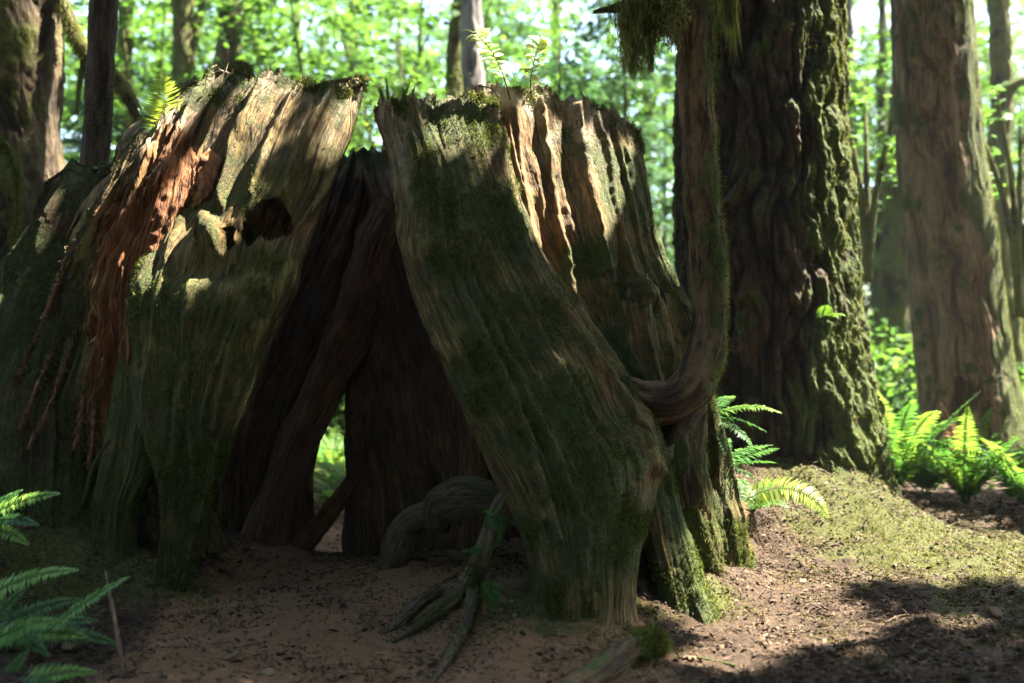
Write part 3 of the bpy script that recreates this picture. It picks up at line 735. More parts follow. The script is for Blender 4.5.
print('stump done')

# ------------------------------------------------------------------ trees with individual trunks
LIT = []                                                # places the sun reaches through the canopy: (point, radius)
def lit(px, py, Y, r): LIT.append((P(px, py, Y), r))
for a in [(300, 96, 6.65, .10), (335, 104, 6.7, .11), (348, 126, 6.6, .09), (225, 100, 6.6, .05), (185, 245, 5.9, .17), (190, 270, 5.9, .1), (150, 190, 6.4, .22), (118, 235, 6.3, .20), (100, 300, 6.2, .13), (190, 165, 6.4, .15), (92, 340, 6.1, .1),
          (494, 130, 6.6, .12), (505, 165, 6.55, .10), (497, 105, 6.7, .12), (530, 110, 6.6, .24), (575, 125, 6.7, .28), (600, 160, 6.8, .2), (385, 105, 6.5, .06),
          (722, 598, 5.6, .28), (770, 578, 6.0, .38), (815, 552, 6.6, .36), (880, 535, 7.0, .34), (955, 530, 7.1, .34), (1015, 528, 7.2, .3), (785, 625, 5.3, .2), (735, 645, 4.9, .15), (855, 512, 7.4, .26), (690, 590, 5.6, .12), (915, 560, 6.5, .2), (990, 560, 6.6, .2), (850, 640, 4.9, .05), (950, 612, 5.4, .06), (890, 610, 5.4, .04),
          (820, 500, 7.0, .2), (735, 425, 6.7, .2), (162, 95, 6.35, .2), (486, 48, 6.5, .16), (538, 55, 6.66, .16), (970, 420, 8.4, .2), (1000, 450, 8.2, .14), (890, 420, 8.0, .1), (185, 80, 7, .2), (880, 440, 8.6, .12)]: lit(*a)
for y in range(-40, 440, 30):
    lit(836 + .07 * y, y, 8.0, .34 + .1 * ((y // 30) % 3))
for y in (20, 75, 190, 260, 330): lit(726, y, 6.1, .02)
for y in range(-20, 430, 45):
    lit(985 + .08 * y, y, 10.6, .45); lit(57, y * .6, 8.7, .22); lit(112, y * .5, 7.2, .12)
SHADE = [(P(*q[:3]), q[3] * .8) for q in [(540, 350, 5.9, .3), (480, 290, 6., .3), (600, 430, 5.8, .3), (440, 190, 6.2, .26), (430, 250, 6.1, .25), (560, 480, 5.5, .35), (570, 580, 5.3, .35), (230, 310, 5.95, .22), (200, 400, 5.9, .28),
         (180, 510, 5.8, .3), (250, 195, 6.2, .16), (300, 200, 6.2, .16), (285, 250, 6.05, .16), (240, 262, 6.0, .12), (220, 350, 5.95, .2), (130, 420, 5.95, .2), (60, 420, 6.3, .4), (30, 330, 6.5, .4), (300, 620, 5.4, .7), (420, 640, 5.2, .6), (200, 650, 5.0, .6), (80, 640, 5.2, .6), (330, 560, 6.5, .6),
         (640, 300, 6.5, .18), (620, 360, 6.5, .2), (650, 640, 5.1, .2), (170, 645, 5.0, .35), (275, 672, 4.6, .4), (560, 630, 5.2, .3), (560, 660, 4.8, .35), (90, 662, 4.7, .4), (930, 600, 5.7, .3), (860, 590, 6.0, .25), (300, 190, 6.25, .16), (330, 190, 6.25, .12), (230, 150, 6.45, .12), (262, 150, 6.45, .14), (300, 158, 6.4, .12), (640, 540, 5.7, .2), (580, 330, 6.6, .16), (470, 330, 5.95, .2), (425, 150, 6.3, .14), (510, 280, 6.0, .15), (450, 230, 6.1, .2), (560, 670, 4.7, .4), (850, 660, 4.6, .6), (1000, 650, 4.7, .6), (700, 200, 6.1, .1), (940, 200, 10.8, .5), (940, 350, 10.8, .5), (930, 50, 10.8, .4)]]

def tall(name, label, cat, pts_px, Y, mat, amp, k, kz, bark, na, nv, seed, top_r=.5, top=22., flare=None, moss=None, lump=.06, group=None, fz=0, fzl=.03, fcond=None):
    """trunk seen through pixels (x, y, half width), carried on upward to `top` metres"""
    pts = [(*P(x, y, Y), h / F * Y) for x, y, h in pts_px]
    base = pts[-1]
    pts = pts[::-1]                                     # base first
    d = np.array(pts[-1]) - np.array(pts[-2]); d = d / max(d[2], .1)
    q = np.array(pts[-1])
    up = [q + np.array([d[0] * .6, d[1], 1, 0]) * h for h in ((top - q[2]) * .33, (top - q[2]) * .66, top - q[2])]
    for u, s_ in zip(up, (.85, .6, top_r * .3)): u[3] = q[3] * s_
    pts = pts + [tuple(u) for u in up]
    tot = np.linalg.norm(np.diff(np.array(pts)[:, :3], axis=0), axis=1)
    vis = tot[:len(pts_px) - 1].sum() / tot.sum()
    vs = np.concatenate([np.linspace(0, min(1, vis * 1.06), nv), np.linspace(min(1, vis * 1.06), 1, 40)[1:]])
    t = thing(name, label, cat, (base[0], base[1], base[2]), group)
    m, inf = tube(pts, na=na, bark=bark, amp=amp, k=k, kz=kz, seed=seed, flare=flare, moss=moss, lump=lump, vs=vs)
    m.obj('trunk', mat, t, True)
    if fz:
        i2 = (inf[0][:nv], inf[1][:nv], inf[2][:nv])
        fuzz(i2, fz, fzl, fzl * .25, None if fcond is None else fcond(i2), down=.6, spread=1.0).obj('moss', MAT['moss'], t)
    return t, np.array(pts), inf

sun_side = lambda G, N: rk((N * S).sum(-1), -.35, .35)
# giant furrowed fir
def gflare(s, a): return np.exp(-s / .5) * (.20 + .14 * np.sin(a * 3 + 1.2) + .09 * np.sin(a * 7)) * .8
giant, giant_pts, GI = tall('fir_tree', 'enormous old fir with deeply furrowed dark mossy bark, behind the curved sapling', 'tree',
    [(757, -20, 79), (759, 100, 82), (764, 230, 86), (770, 330, 90), (776, 400, 94), (782, 450, 98), (786, 500, 100), (788, 540, 101)], 8.6, MAT['giant'], .085, 4.4, .9, 'furrow', 620, 620, 70, top=26, flare=gflare,
    moss=lambda G, n, a: .22 + .3 * n + .55 * rk(G[..., 0] - P(762, 0, 8.6)[0], -.15, .6), lump=.03, fz=90000, fzl=.018)
cedar, cedar_pts, CI = tall('cedar_tree', 'tall cedar with fibrous reddish grey bark and a moss covered sunlit edge, rising behind ferns', 'tree',
    [(930, -20, 37), (938, 120, 40), (950, 230, 42), (961, 330, 44), (969, 400, 48), (977, 450, 57)], 11., MAT['cedar'], .020, 7, .5, 'flaky', 260, 420, 71, top=24,
    moss=lambda G, n, a: .18 + .36 * n + .75 * rk((G[..., 0] - P(960, 0, 11.)[0]) * 1.0 - (1.5 - G[..., 2]) * .12, .0, .42), lump=.04, fz=26000, fzl=.022)
ltree, ltree_pts, LI = tall('hemlock_tree', 'thick mossy hemlock trunk at the picture edge beside the bank, with sunlit edge', 'tree',
    [(10, -20, 46), (12, 100, 47), (14, 200, 49), (14, 290, 54), (12, 380, 70)], 9., MAT['mossybark'], .04, 5, 1.5, 'flaky', 220, 300, 72, top=22,
    moss=lambda G, n, a: .26 + .35 * n, lump=.08, fz=26000, fzl=.02)
dtree, dtree_pts, DI = tall('young_hemlock', 'slim dark young hemlock trunk standing just behind the red rotten flank', 'tree',
    [(104, -20, 13), (100, 80, 13), (95, 160, 13.5), (90, 240, 14), (86, 330, 16)], 7.5, MAT['giant'], .008, 14, 2, 'flaky', 90, 260, 73, top=15,
    moss=lambda G, n, a: .12 + .25 * n, lump=.08, fz=5000, fzl=.02)

# ------------------------------------------------------------------ curved sapling rooted on the stump
sap = thing('curved_sapling', 'J-shaped mossy sapling rooted on the stump, bending straight up before the fir', 'tree', P(660, 410, 6.25))
pts = [(*P(x, y, Y), h / F * Y) for x, y, Y, h in [(600, 362, 6.2, 7), (620, 385, 6.12, 12), (642, 399, 6.06, 17), (666, 403, 6.03, 21), (688, 391, 6.04, 22), (703, 362, 6.08, 20), (709, 325, 6.1, 17.5), (709, 270, 6.1, 17.5),
       (704, 215, 6.1, 17), (699, 150, 6.1, 16.5), (696, 80, 6.1, 17), (695, 10, 6.1, 17.5), (695, -60, 6.1, 18)]] + [(1.16, 6.2, 5.4, .08), (1.2, 6.4, 8.5, .03)]
m, SI = tube(pts, na=140, nv=520, bark='flaky', amp=.014, k=16, kz=3, seed=80, lump=.10, moss=lambda G, n, a: .18 + .3 * n + .4 * rk(G[..., 0] - P(690, 0, 6.1)[0], .02, .16) - .2 * rk(-G[..., 2], -1.2, -.9))
m.obj('trunk', MAT['brown'], sap, True)
m, SB = tube([(*P(x, y, Y), h / F * Y) for x, y, Y, h in [(694, 392, 6.22, 13), (688, 415, 6.17, 20), (684, 440, 6.1, 24), (685, 470, 6.03, 23), (693, 508, 6.0, 19), (704, 545, 6.0, 15), (716, 585, 6.02, 11)]], na=100, nv=140, bark='flaky', amp=.02, k=10, kz=2, seed=81, lump=.15,
             moss=lambda G, n, a: .4 + .3 * n)
m.obj('root', MAT['brown'], sap, True)
m = fuzz(SI, 26000, .022, .005, rk((SI[1] * np.array([1, .3, .1])).sum(-1), -.3, .6), down=.5, spread=1.1); merge(m, fuzz(SB, 5000, .02, .005, down=.5))
m.obj('moss', MAT['moss'], sap)
# dead bough with a beard of hanging moss
bough = [(*P(x, y, Y), r) for x, y, Y, r in [(694, -22, 6.1, .05), (668, -6, 6.0, .04), (640, 0, 5.92, .035), (615, 8, 5.85, .025), (594, 12, 5.8, .012)]]
m, BI = tube(bough, na=20, nv=60, amp=.006, k=30, kz=6, seed=82, lump=.2); m.obj('bough', MAT['brown'], sap, True)
hb = M(); n = 17000
BP = np.array(bough)
for k in range(26):
    tt = .10 + .60 * RNG.random(); c0 = np.array([np.interp(tt, np.linspace(0, 1, 5), BP[:, j]) for j in range(3)]) + RNG.normal(size=3) * np.array([.02, .05, .01])
    Lt = RNG.uniform(.16, .58) * (1 - .5 * abs(tt - .4)); n = int(160 + 500 * Lt); sp_ = .018 + .03 * RNG.random()
    f0 = RNG.random(n) ** 1.2 * .75
    q = c0 + RNG.normal(size=(n, 3)) * sp_ * (1 - f0[:, None] * .8) - np.array([0, 0, 1.]) * (f0 * Lt)[:, None]
    sway = RNG.normal(size=3) * .12
    leaves(q, np.stack([RNG.normal(size=n) * .28 + sway[0], RNG.normal(size=n) * .28 + sway[1], -np.ones(n)], -1), RNG.normal(size=(n, 3)), RNG.uniform(.03, .11, n) * (1 - .3 * f0), RNG.uniform(.003, .008, n), 'blade', np.clip(RNG.random(n) * .6 + .3 * f0, 0, 1), mesh=hb)
cc = np.array([P(657, 14, 5.95), P(648, 2, 5.95), P(668, 6, 5.95), P(660, 22, 5.95)])
q = cc[RNG.integers(0, 4, 5000)] + RNG.normal(size=(5000, 3)) * .05
leaves(q, RNG.normal(size=(5000, 3)) + np.array([0, 0, -1.0]), RNG.normal(size=(5000, 3)), .05, .008, 'blade', mesh=hb)
hb.obj('hanging_moss', MAT['oldmansbeard'], sap)
hb = M()
for px, py, Y, l in [(724, -2, 6.2, .3), (729, 0, 6.2, .22), (733, -4, 6.2, .4)]:
    q = P(px, py, Y) + RNG.normal(size=(160, 3)) * np.array([.012, .02, .05]); n = 160
    leaves(q, np.stack([RNG.normal(size=n) * .08 + .05, RNG.normal(size=n) * .1, -np.ones(n)], -1), RNG.normal(size=(n, 3)), l * RNG.random(n), .007, 'blade', mesh=hb)
tw, _ = tube([(*P(x, y, Y), r) for x, y, Y, r in [(700, -10, 6.12, .02), (716, -6, 6.16, .012), (738, -10, 6.2, .006)]], na=10, nv=20, amp=.002); tw.obj('twig', MAT['brown'], sap, True)
hb.obj('hanging_moss', MAT['oldmansbeard'], sap)

# ------------------------------------------------------------------ unseen canopy over the clearing: sprays placed and holed to set sun and shade
def canopy():
    n = 21000
    gx = RNG.uniform(-5.6, 5.8, n); gy = RNG.uniform(.5, 9.8, n)
    h = RNG.uniform(7.5, 15, n)
    z0 = RNG.uniform(0, 3.2, n)
    base = np.stack([gx, gy, z0], -1)
    p = base + S * ((h - z0) / S[2])[:, None]
    keep = np.ones(n, bool)
    for c, r in LIT:
        d = p - c; along = d @ S
        dist = np.linalg.norm(d - along[:, None] * S, axis=1)
        keep &= ~((dist < r * RNG.uniform(.8, 1.15, n) + (.24 if r > .115 else .12)))
    core = np.zeros(n, bool)
    for c, r in LIT:
        d = p - c; along = d @ S
        core |= np.linalg.norm(d - along[:, None] * S, axis=1) < r * .9 + (.10 if r > .115 else .05)
    for c, r in SHADE:
        d = p - c; along = d @ S
        keep |= np.linalg.norm(d - along[:, None] * S, axis=1) < r * .9
    return p[keep & ~core]
cp_ = canopy()
hosts = [(giant, giant_pts), (cedar, cedar_pts)]
who = np.where(cp_[:, 0] + RNG.normal(size=len(cp_)) * .6 < 6.2, 0, 1)
def clear_of_light(p, marg):
    ok = np.ones(len(p), bool)
    for c, r in LIT:
        d = p - c; along = d @ S
        ok &= np.linalg.norm(d - along[:, None] * S, axis=1) > r * .8 + marg
    return ok
for w, (t, pts) in enumerate(hosts):
    q = cp_[who == w]; n = len(q)
    ax = np.array([np.interp(q[:, 2], pts[:, 2], pts[:, 0]), np.interp(q[:, 2], pts[:, 2], pts[:, 1])]).T
    d = np.concatenate([q[:, :2] - ax, np.full((n, 1), -.4)], 1); d /= np.linalg.norm(d, axis=1)[:, None]
    mm = M()
    for j in range(5):
        dd = d + RNG.normal(size=(n, 3)) * .8
        leaves(q + RNG.normal(size=(n, 3)) * .03, dd, np.array([0, 0, 1.]) + RNG.normal(size=(n, 3)) * .4, .21, .10, 'diamond', mesh=mm)
    mm.obj('crown', MAT['canopy'], t)  # unseen spray mass shaped to shade and dapple the clearing
    for j in range(16):
        e = q[RNG.integers(n)]; zt = e[2] + .8
        s0 = np.array([np.interp(zt, pts[:, 2], pts[:, 0]), np.interp(zt, pts[:, 2], pts[:, 1]), zt])
        lp = [(*(s0 + (e - s0) * f + np.array([0, 0, .5 * f * (1 - f)])), .07 * (1 - f) + .012) for f in (0, .35, .7, 1)]
        if clear_of_light(np.array([x[:3] for x in lp]), .1).all():
            tube(lp, na=10, nv=14, amp=.004)[0].obj('limb', MAT['brown'], t, True)
def small_crown(t, pts, z0, z1, n, rad):
    z = RNG.uniform(z0, z1, n); f = (z - z0) / (z1 - z0)
    an = RNG.uniform(0, 2 * np.pi, n); rr = rad * (1 - f * .8) * np.sqrt(RNG.random(n))
    q = np.stack([np.interp(z, pts[:, 2], pts[:, 0]) + rr * np.cos(an), np.interp(z, pts[:, 2], pts[:, 1]) + rr * np.sin(an), z - rr * .25], -1)
    an = an[clear_of_light(q, .15)]; q = q[clear_of_light(q, .15)]
    leaves(q, np.stack([np.cos(an), np.sin(an), -.4 + 0 * an], -1) + RNG.normal(size=(len(q), 3)) * .3, np.array([0, 0, 1.]) + RNG.normal(size=(len(q), 3)) * .3, .3, .14, 'oval').obj('crown', MAT['canopy'], t)
small_crown(ltree, ltree_pts, 6.5, 20, 2600, 3.0)
small_crown(dtree, dtree_pts, 6.0, 14, 1200, 1.6)

# ------------------------------------------------------------------ ferns
def frond(start, az, length, rise, droop, npin=34, pw=.11, mat='fern', twist=0., mesh=None, seed=0, curl=0.0, roll=0.):
    """one sword-fern frond; returns mesh"""
    rng = np.random.default_rng(seed)
    mesh = mesh or M()
    n = 40; t = np.linspace(0, 1, n)
    ang = rise + (droop - rise) * t ** 1.3                # elevation along the rachis
    azv = az + curl * t
    st = length / n
    pos = np.cumsum(np.stack([np.cos(ang) * np.cos(azv), np.cos(ang) * np.sin(azv), np.sin(ang)], -1) * st, 0) + np.asarray(start)
    rad = .004 * (1 - t) + .0008
    tm, _ = tube(np.concatenate([pos[::3], rad[::3, None]], 1), na=6, nv=20, amp=0, lump=0)
    mesh.add(np.concatenate(tm.V), [np.concatenate(v) for v in tm.F.values()], {'rnd': np.full(tm.n, .15)})
    tp = np.linspace(.10, .985, npin)
    tan = np.gradient(pos, axis=0); tan /= np.linalg.norm(tan, axis=1)[:, None]
    P0 = np.stack([np.interp(tp, t, pos[:, j]) for j in range(3)], -1); T = np.stack([np.interp(tp, t, tan[:, j]) for j in range(3)], -1)
    side = np.cross(T, [0, 0, 1.]); side /= np.linalg.norm(side, axis=1)[:, None] + 1e-6
    up = np.cross(side, T)
    side, up = side * math.cos(roll) - up * math.sin(roll), up * math.cos(roll) + side * math.sin(roll)
    ln = pw * np.clip(np.minimum(1, (tp + .12) * 3.2) * (1 - tp ** 2.6) + .08, .08, 1.1)
    base = rng.random() * .4
    for sg in (-1, 1):
        sd = side * sg * math.cos(twist) + up * math.sin(twist) * sg
        D = sd * 1.0 + T * .32 + up * (.12 - .25 * rng.random((npin, 1))) + rng.normal(size=(npin, 3)) * .07
        leaves(P0, D, up + rng.normal(size=(npin, 3)) * .15, ln * (.9 + .2 * rng.random(npin)), length / npin * .98, 'diamond', np.clip(base + .45 * rng.random(npin) + .15 * (tp), 0, 1), mesh)
    return mesh
FSEED = [100]
def aimed(a, b, arch=18, mat='fern', roll=40, pw=None):
    """a frond from one measured point to another"""
    a = np.asarray(a, float); d = np.asarray(b, float) - a; h = math.hypot(d[0], d[1]); el = math.degrees(math.atan2(d[2], h))
    return ('aim', a, math.degrees(math.atan2(d[1], d[0])), np.linalg.norm(d) * (1 + (arch / 90) ** 2 * .35), el + arch, el - arch * 1.15, mat, roll, pw)
def fern(label, base, specs, mat='fern', name='sword_fern', group=None):
    """specs: (azimuth deg, length, rise deg, droop deg[, material])"""
    t = thing(name, label, 'fern', base, group)
    for s_ in specs:
        FSEED[0] += 1
        if s_[0] == 'aim':
            _, st, az, ln, ri, dr, mt, rl, pw = s_
            frond(st, math.radians(az), ln, math.radians(ri), math.radians(dr), int(26 + ln * 24), pw or .036 + ln * .06, seed=FSEED[0], roll=math.radians(rl)).obj('frond', MAT[mt], t)
            continue
        az, ln, ri, dr = s_[:4]
        frond(np.asarray(base) + RNG.normal(size=3) * np.array([.02, .02, .0]), math.radians(az), ln, math.radians(ri), math.radians(dr), int(24 + ln * 22), .055 + ln * .075, seed=FSEED[0], curl=RNG.normal() * .25,
              twist=RNG.normal() * .15).obj('frond', MAT[s_[4] if len(s_) > 4 else mat], t)
    return t
def ring(n, ln, ri, dr, a0=0, a1=360, mats=('fern',)):
    return [(a0 + (a1 - a0) * (i + RNG.random() * .7) / n, ln * (.75 + .5 * RNG.random()), ri + RNG.normal() * 9, dr + RNG.normal() * 10, mats[i % len(mats)]) for i in range(n)]
fern('large sword fern low on the dark bank, fronds arching past a splintered stake', P(-30, 650, 4.9),
     [aimed(P(-30, 606, 4.85), P(80, 572, 4.75), 14, 'fern_shade'), aimed(P(44, 634, 4.8), P(130, 577, 4.75), 6, 'fern_shade', 30), aimed(P(-30, 656, 4.7), P(62, 622, 4.6), 14, 'fern_shade', 50),
      aimed(P(-20, 640, 5.0), P(100, 622, 5.15), 12), aimed(P(-20, 640, 5.0), P(84, 600, 5.2), 16), aimed(P(-20, 650, 4.9), P(120, 648, 4.9), 20), aimed(P(-20, 640, 5.0), P(30, 585, 5.1), 10), aimed(P(-30, 650, 4.9), P(90, 640, 4.75), 16, 'fern_shade'),
      aimed(P(-30, 640, 5.0), P(50, 660, 4.6), 20)])
fern('sword fern with one frond reaching over the dark upper bank', P(-40, 540, 5.5), [aimed(P(-40, 535, 5.4), P(62, 495, 5.3), 14, 'fern_shade', 45), aimed(P(-40, 535, 5.4), P(40, 528, 5.2), 20), aimed(P(-40, 540, 5.4), P(24, 490, 5.5), 12), aimed(P(-40, 535, 5.4), P(30, 548, 5.2), 22, 'fern_shade')])
fern('small sword fern at the very bottom corner of the dark bank', P(0, 700, 4.5), [aimed(P(0, 694, 4.45), P(98, 674, 4.45), 16, 'fern_shade', 45), aimed(P(0, 694, 4.45), P(60, 690, 4.3), 16), aimed(P(0, 694, 4.5), P(60, 664, 4.6), 14), aimed(P(0, 694, 4.5), P(30, 650, 4.6), 14)])
fern('bright fern standing alone among the litter with one glowing arched frond', ghit(750, 512) + np.array([0, 0, .0]),
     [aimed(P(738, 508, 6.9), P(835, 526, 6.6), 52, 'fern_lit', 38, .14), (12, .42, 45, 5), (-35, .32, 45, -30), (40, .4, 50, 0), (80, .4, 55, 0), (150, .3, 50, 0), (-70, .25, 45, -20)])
fern('fern growing from the mossy roots under the curved sapling', P(705, 418, 6.5), [(5, .50, 25, -22, 'fern_bright'), (-15, .42, 5, -35), (22, .50, 20, -12), (45, .4, 40, -10), (-40, .38, -5, -60), (-60, .35, -20, -70)])
fern('fern with drooping fronds at the lower side of the sapling roots', P(718, 470, 6.6), [(15, .5, 22, 5), (-5, .40, 20, -10), (40, .5, 30, 0), (-75, .3, -30, -80, 'fern_bright'), (-25, .3, 10, -40), (70, .4, 40, 10)])
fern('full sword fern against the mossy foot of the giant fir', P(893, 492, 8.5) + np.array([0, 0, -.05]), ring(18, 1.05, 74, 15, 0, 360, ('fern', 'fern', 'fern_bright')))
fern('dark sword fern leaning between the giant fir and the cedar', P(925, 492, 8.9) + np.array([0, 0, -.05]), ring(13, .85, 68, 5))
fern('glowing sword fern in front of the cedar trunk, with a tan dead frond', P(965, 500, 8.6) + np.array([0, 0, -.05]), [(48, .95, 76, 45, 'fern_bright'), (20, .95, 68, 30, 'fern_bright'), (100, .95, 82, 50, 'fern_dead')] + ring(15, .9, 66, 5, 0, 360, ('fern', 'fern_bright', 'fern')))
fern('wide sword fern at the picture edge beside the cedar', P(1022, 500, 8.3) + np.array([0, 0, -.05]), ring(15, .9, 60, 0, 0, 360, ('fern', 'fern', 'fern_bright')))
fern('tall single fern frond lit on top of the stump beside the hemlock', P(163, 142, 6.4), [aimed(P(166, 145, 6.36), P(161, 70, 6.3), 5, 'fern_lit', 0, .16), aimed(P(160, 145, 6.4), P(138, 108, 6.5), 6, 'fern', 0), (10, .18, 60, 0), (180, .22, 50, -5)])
fern('sunlit fern seen through the gap at the back of the stump', np.array(gpos(338, 10.4)), ring(14, .8, 60, 0, 0, 360, ('fern_bright', 'fern')))
fern('small fern just beyond the crossing root in the gap at the back of the stump', np.array(gpos(338, 8.8)), ring(14, .55, 62, 0, 0, 360, ('fern_bright', 'fern')))
fern('fern filling the lower end of the gap behind the stump', np.array(gpos(348, 9.5)), ring(14, .7, 58, -5, 0, 360, ('fern_bright', 'fern_bright', 'fern')))
fern('little fern hanging from the forked root before the opening', P(489, 512, 5.5), [(-80, .20, -60, -85), (-60, .16, -20, -70), (-100, .14, 30, -40)], name='small_fern')
fern('tiny curled fern tuft on the bend of the forked root', P(472, 552, 5.36), [(-60, .10, 30, -40), (200, .08, 30, -20), (10, .08, 40, 0), (-100, .07, 30, -30)], name='small_fern')
fern('small hanging fern beside the forked root, low on the moss', P(488, 578, 5.3), [(-85, .18, -65, -88), (-60, .13, -50, -80)], name='small_fern')
fern('fern sprig on the giant fir bark, catching light', P(824, 318, 7.85), [(-60, .18, 30, -30, 'fern_bright'), (-110, .15, 30, -40, 'fern_bright'), (-80, .16, 60, 10, 'fern_bright')], name='small_fern')
fern('tan dead fern frond drooping over the shaded roots', P(733, 500, 6.5), [(-80, .22, -20, -80, 'fern_dead'), (-60, .2, 0, -70, 'fern_dead')], name='dead_fern')

# ------------------------------------------------------------------ litter, twigs and moss on the near ground
def gnorm(x, y):
    e = .03
    n = np.stack([-(gsurf(x + e, y) - gsurf(x - e, y)) / (2 * e), -(gsurf(x, y + e) - gsurf(x, y - e)) / (2 * e), np.ones_like(x)], -1)
    return n / np.linalg.norm(n, axis=1)[:, None]
def scatter(n, wfun, xr=(-3.6, 4.6), yr=(3.7, 9.4)):
    x = RNG.uniform(*xr, n * 3); y = RNG.uniform(yr[0], yr[1], n * 3)
    w = wfun(x, y); k = RNG.random(len(x)) < w
    x, y = x[k][:n], y[k][:n]
    return np.stack([x, y, gsurf(x, y)], -1)
def clump(x, y, sc=2.2, lo=-.5, hi=.5): return rk(fbm(np.stack([x * sc, y * sc, 0 * x], -1), 3), lo, hi)
lt = M()
wl = lambda x, y: (.32 + .68 * gmask(GD, x, y)) * (1 - .6 * gmask(GM, x, y)) * (.2 + .8 * clump(x, y))
q = scatter(105000, wl); n = len(q); a = RNG.uniform(0, 6.28, n)
leaves(q + np.array([0, 0, .004]), np.stack([np.cos(a), np.sin(a), RNG.normal(size=n) * .25], -1), gnorm(q[:, 0], q[:, 1]) + RNG.normal(size=(n, 3)) * .4, RNG.uniform(.012, .045, n), RNG.uniform(.003, .012, n), 'diamond', RNG.random(n) ** 1.5, lt)
q = scatter(15000, wl); n = len(q); a = RNG.uniform(0, 6.28, n)
leaves(q + np.array([0, 0, .008]), np.stack([np.cos(a), np.sin(a), RNG.normal(size=n) * .4], -1), gnorm(q[:, 0], q[:, 1]) + RNG.normal(size=(n, 3)) * .6, RNG.uniform(.015, .045, n), RNG.uniform(.010, .025, n), 'oval', RNG.random(n) ** 1.6, lt)
q = scatter(900, wl); n = len(q); a = RNG.uniform(0, 6.28, n)      # bark flakes
leaves(q + np.array([0, 0, .010]), np.stack([np.cos(a), np.sin(a), RNG.normal(size=n) * .25], -1), gnorm(q[:, 0], q[:, 1]) + RNG.normal(size=(n, 3)) * .35, RNG.uniform(.04, .11, n), RNG.uniform(.012, .03, n), 'diamond', RNG.random(n) * .8, lt)
q = scatter(4500, wl); n = len(q); a = RNG.uniform(0, 6.28, n)      # twigs
leaves(q + np.array([0, 0, .006]), np.stack([np.cos(a), np.sin(a), RNG.normal(size=n) * .08], -1), RNG.normal(size=(n, 3)), RNG.uniform(.06, .22, n), RNG.uniform(.004, .008, n), 'diamond', RNG.random(n) * .7, lt)
lt.obj('forest_litter', MAT['litter'], kind='stuff')
mo = M()
wm = lambda x, y: rk(gmask(GM, x, y) + .9 * (clump(x, y, 2.6) - .55), .25, .8)
q = scatter(60000, wm); n = len(q)
leaves(q - np.array([0, 0, .002]), gnorm(q[:, 0], q[:, 1]) + RNG.normal(size=(n, 3)) * .55, RNG.normal(size=(n, 3)), RNG.uniform(.012, .032, n), RNG.uniform(.004, .009, n), 'blade', np.clip(.25 + .75 * RNG.random(n), 0, 1), mo)
MAT['ground_moss'] = leaf_mat('ground_moss', (.018, .022, .004), (.048, .051, .008), (.10, .096, .018), .35, .8, .1)
mo.obj('moss_carpet', MAT['ground_moss'], kind='stuff')

# fallen pieces lying on the ground
def flat_piece(pts, w, seed):
    m, _ = tube([(*p, r) for p, r in zip(pts, w)], na=18, nv=60, amp=.010, k=40, kz=4, seed=seed, flat=.45, lump=.3, moss=lambda G, n, a: 0 * n, red=.15)
    return m
a, b = ghit(106, 602, .16), ghit(124, 678, .02)
flat_piece([a, a * .6 + b * .4, a * .25 + b * .75, b], [.012, .022, .020, .006], 90).obj('splintered_stake', wood_mat('split_wood', (.08, .045, .025), (.2, .12, .065), (.34, .23, .14)), at=b, smooth=True,
    label='splintered brown stake of split wood leaning among the dark ferns', category='stake')
t = thing('fallen_log', 'short mossy log end lying in the litter before the right leg of the stump', 'log', ghit(625, 668))
m, inf = tube([(*ghit(560, 700, .0), .05), (*ghit(600, 680, .035), .058), (*ghit(630, 662, .05), .060), (*ghit(658, 652, .05), .055)], na=60, nv=110, amp=.012, k=14, kz=2, seed=91, moss=lambda G, n, a: .25 + .3 * n + .4 * rk(G[..., 0] - ghit(632, 660)[0], 0, .05), lump=.12)
m.obj('log', MAT['brown'], t, True)
fuzz((inf[0], inf[1], rk(inf[0][..., 0] - ghit(632, 660)[0], -.02, .08)), 3500, .03, .006, down=.2, spread=1.1).obj('moss', MAT['moss'], t)
for k, (pp, r, lab) in enumerate([([(215, 520), (300, 545)], .0, None), ([(82, 505), (96, 460), (110, 440)], .008, 'thin bare stick leaning against the mossy foot of the stump'),
                                  ([(520, 672), (566, 640), (590, 628)], .006, None), ([(655, 668), (690, 660), (735, 668)], .007, 'slender twig across the sunlit litter near the log end'),
                                  ([(884, 625), (905, 618), (930, 622)], .006, 'pale twig lying on the shaded moss of the mound')]):
    if lab is None: continue
    pts = [ghit(x, y, .012) for x, y in pp]
    if k == 1: pts = [P(x, y, 5.75 - .02 * j) for j, (x, y) in enumerate(pp)]
    tube([(*p, r) for p in pts], na=8, nv=30, amp=.002, k=60, seed=95 + k, lump=.2)[0].obj('stick', MAT['brown'], at=pts[0], smooth=True, label=lab, category='stick')
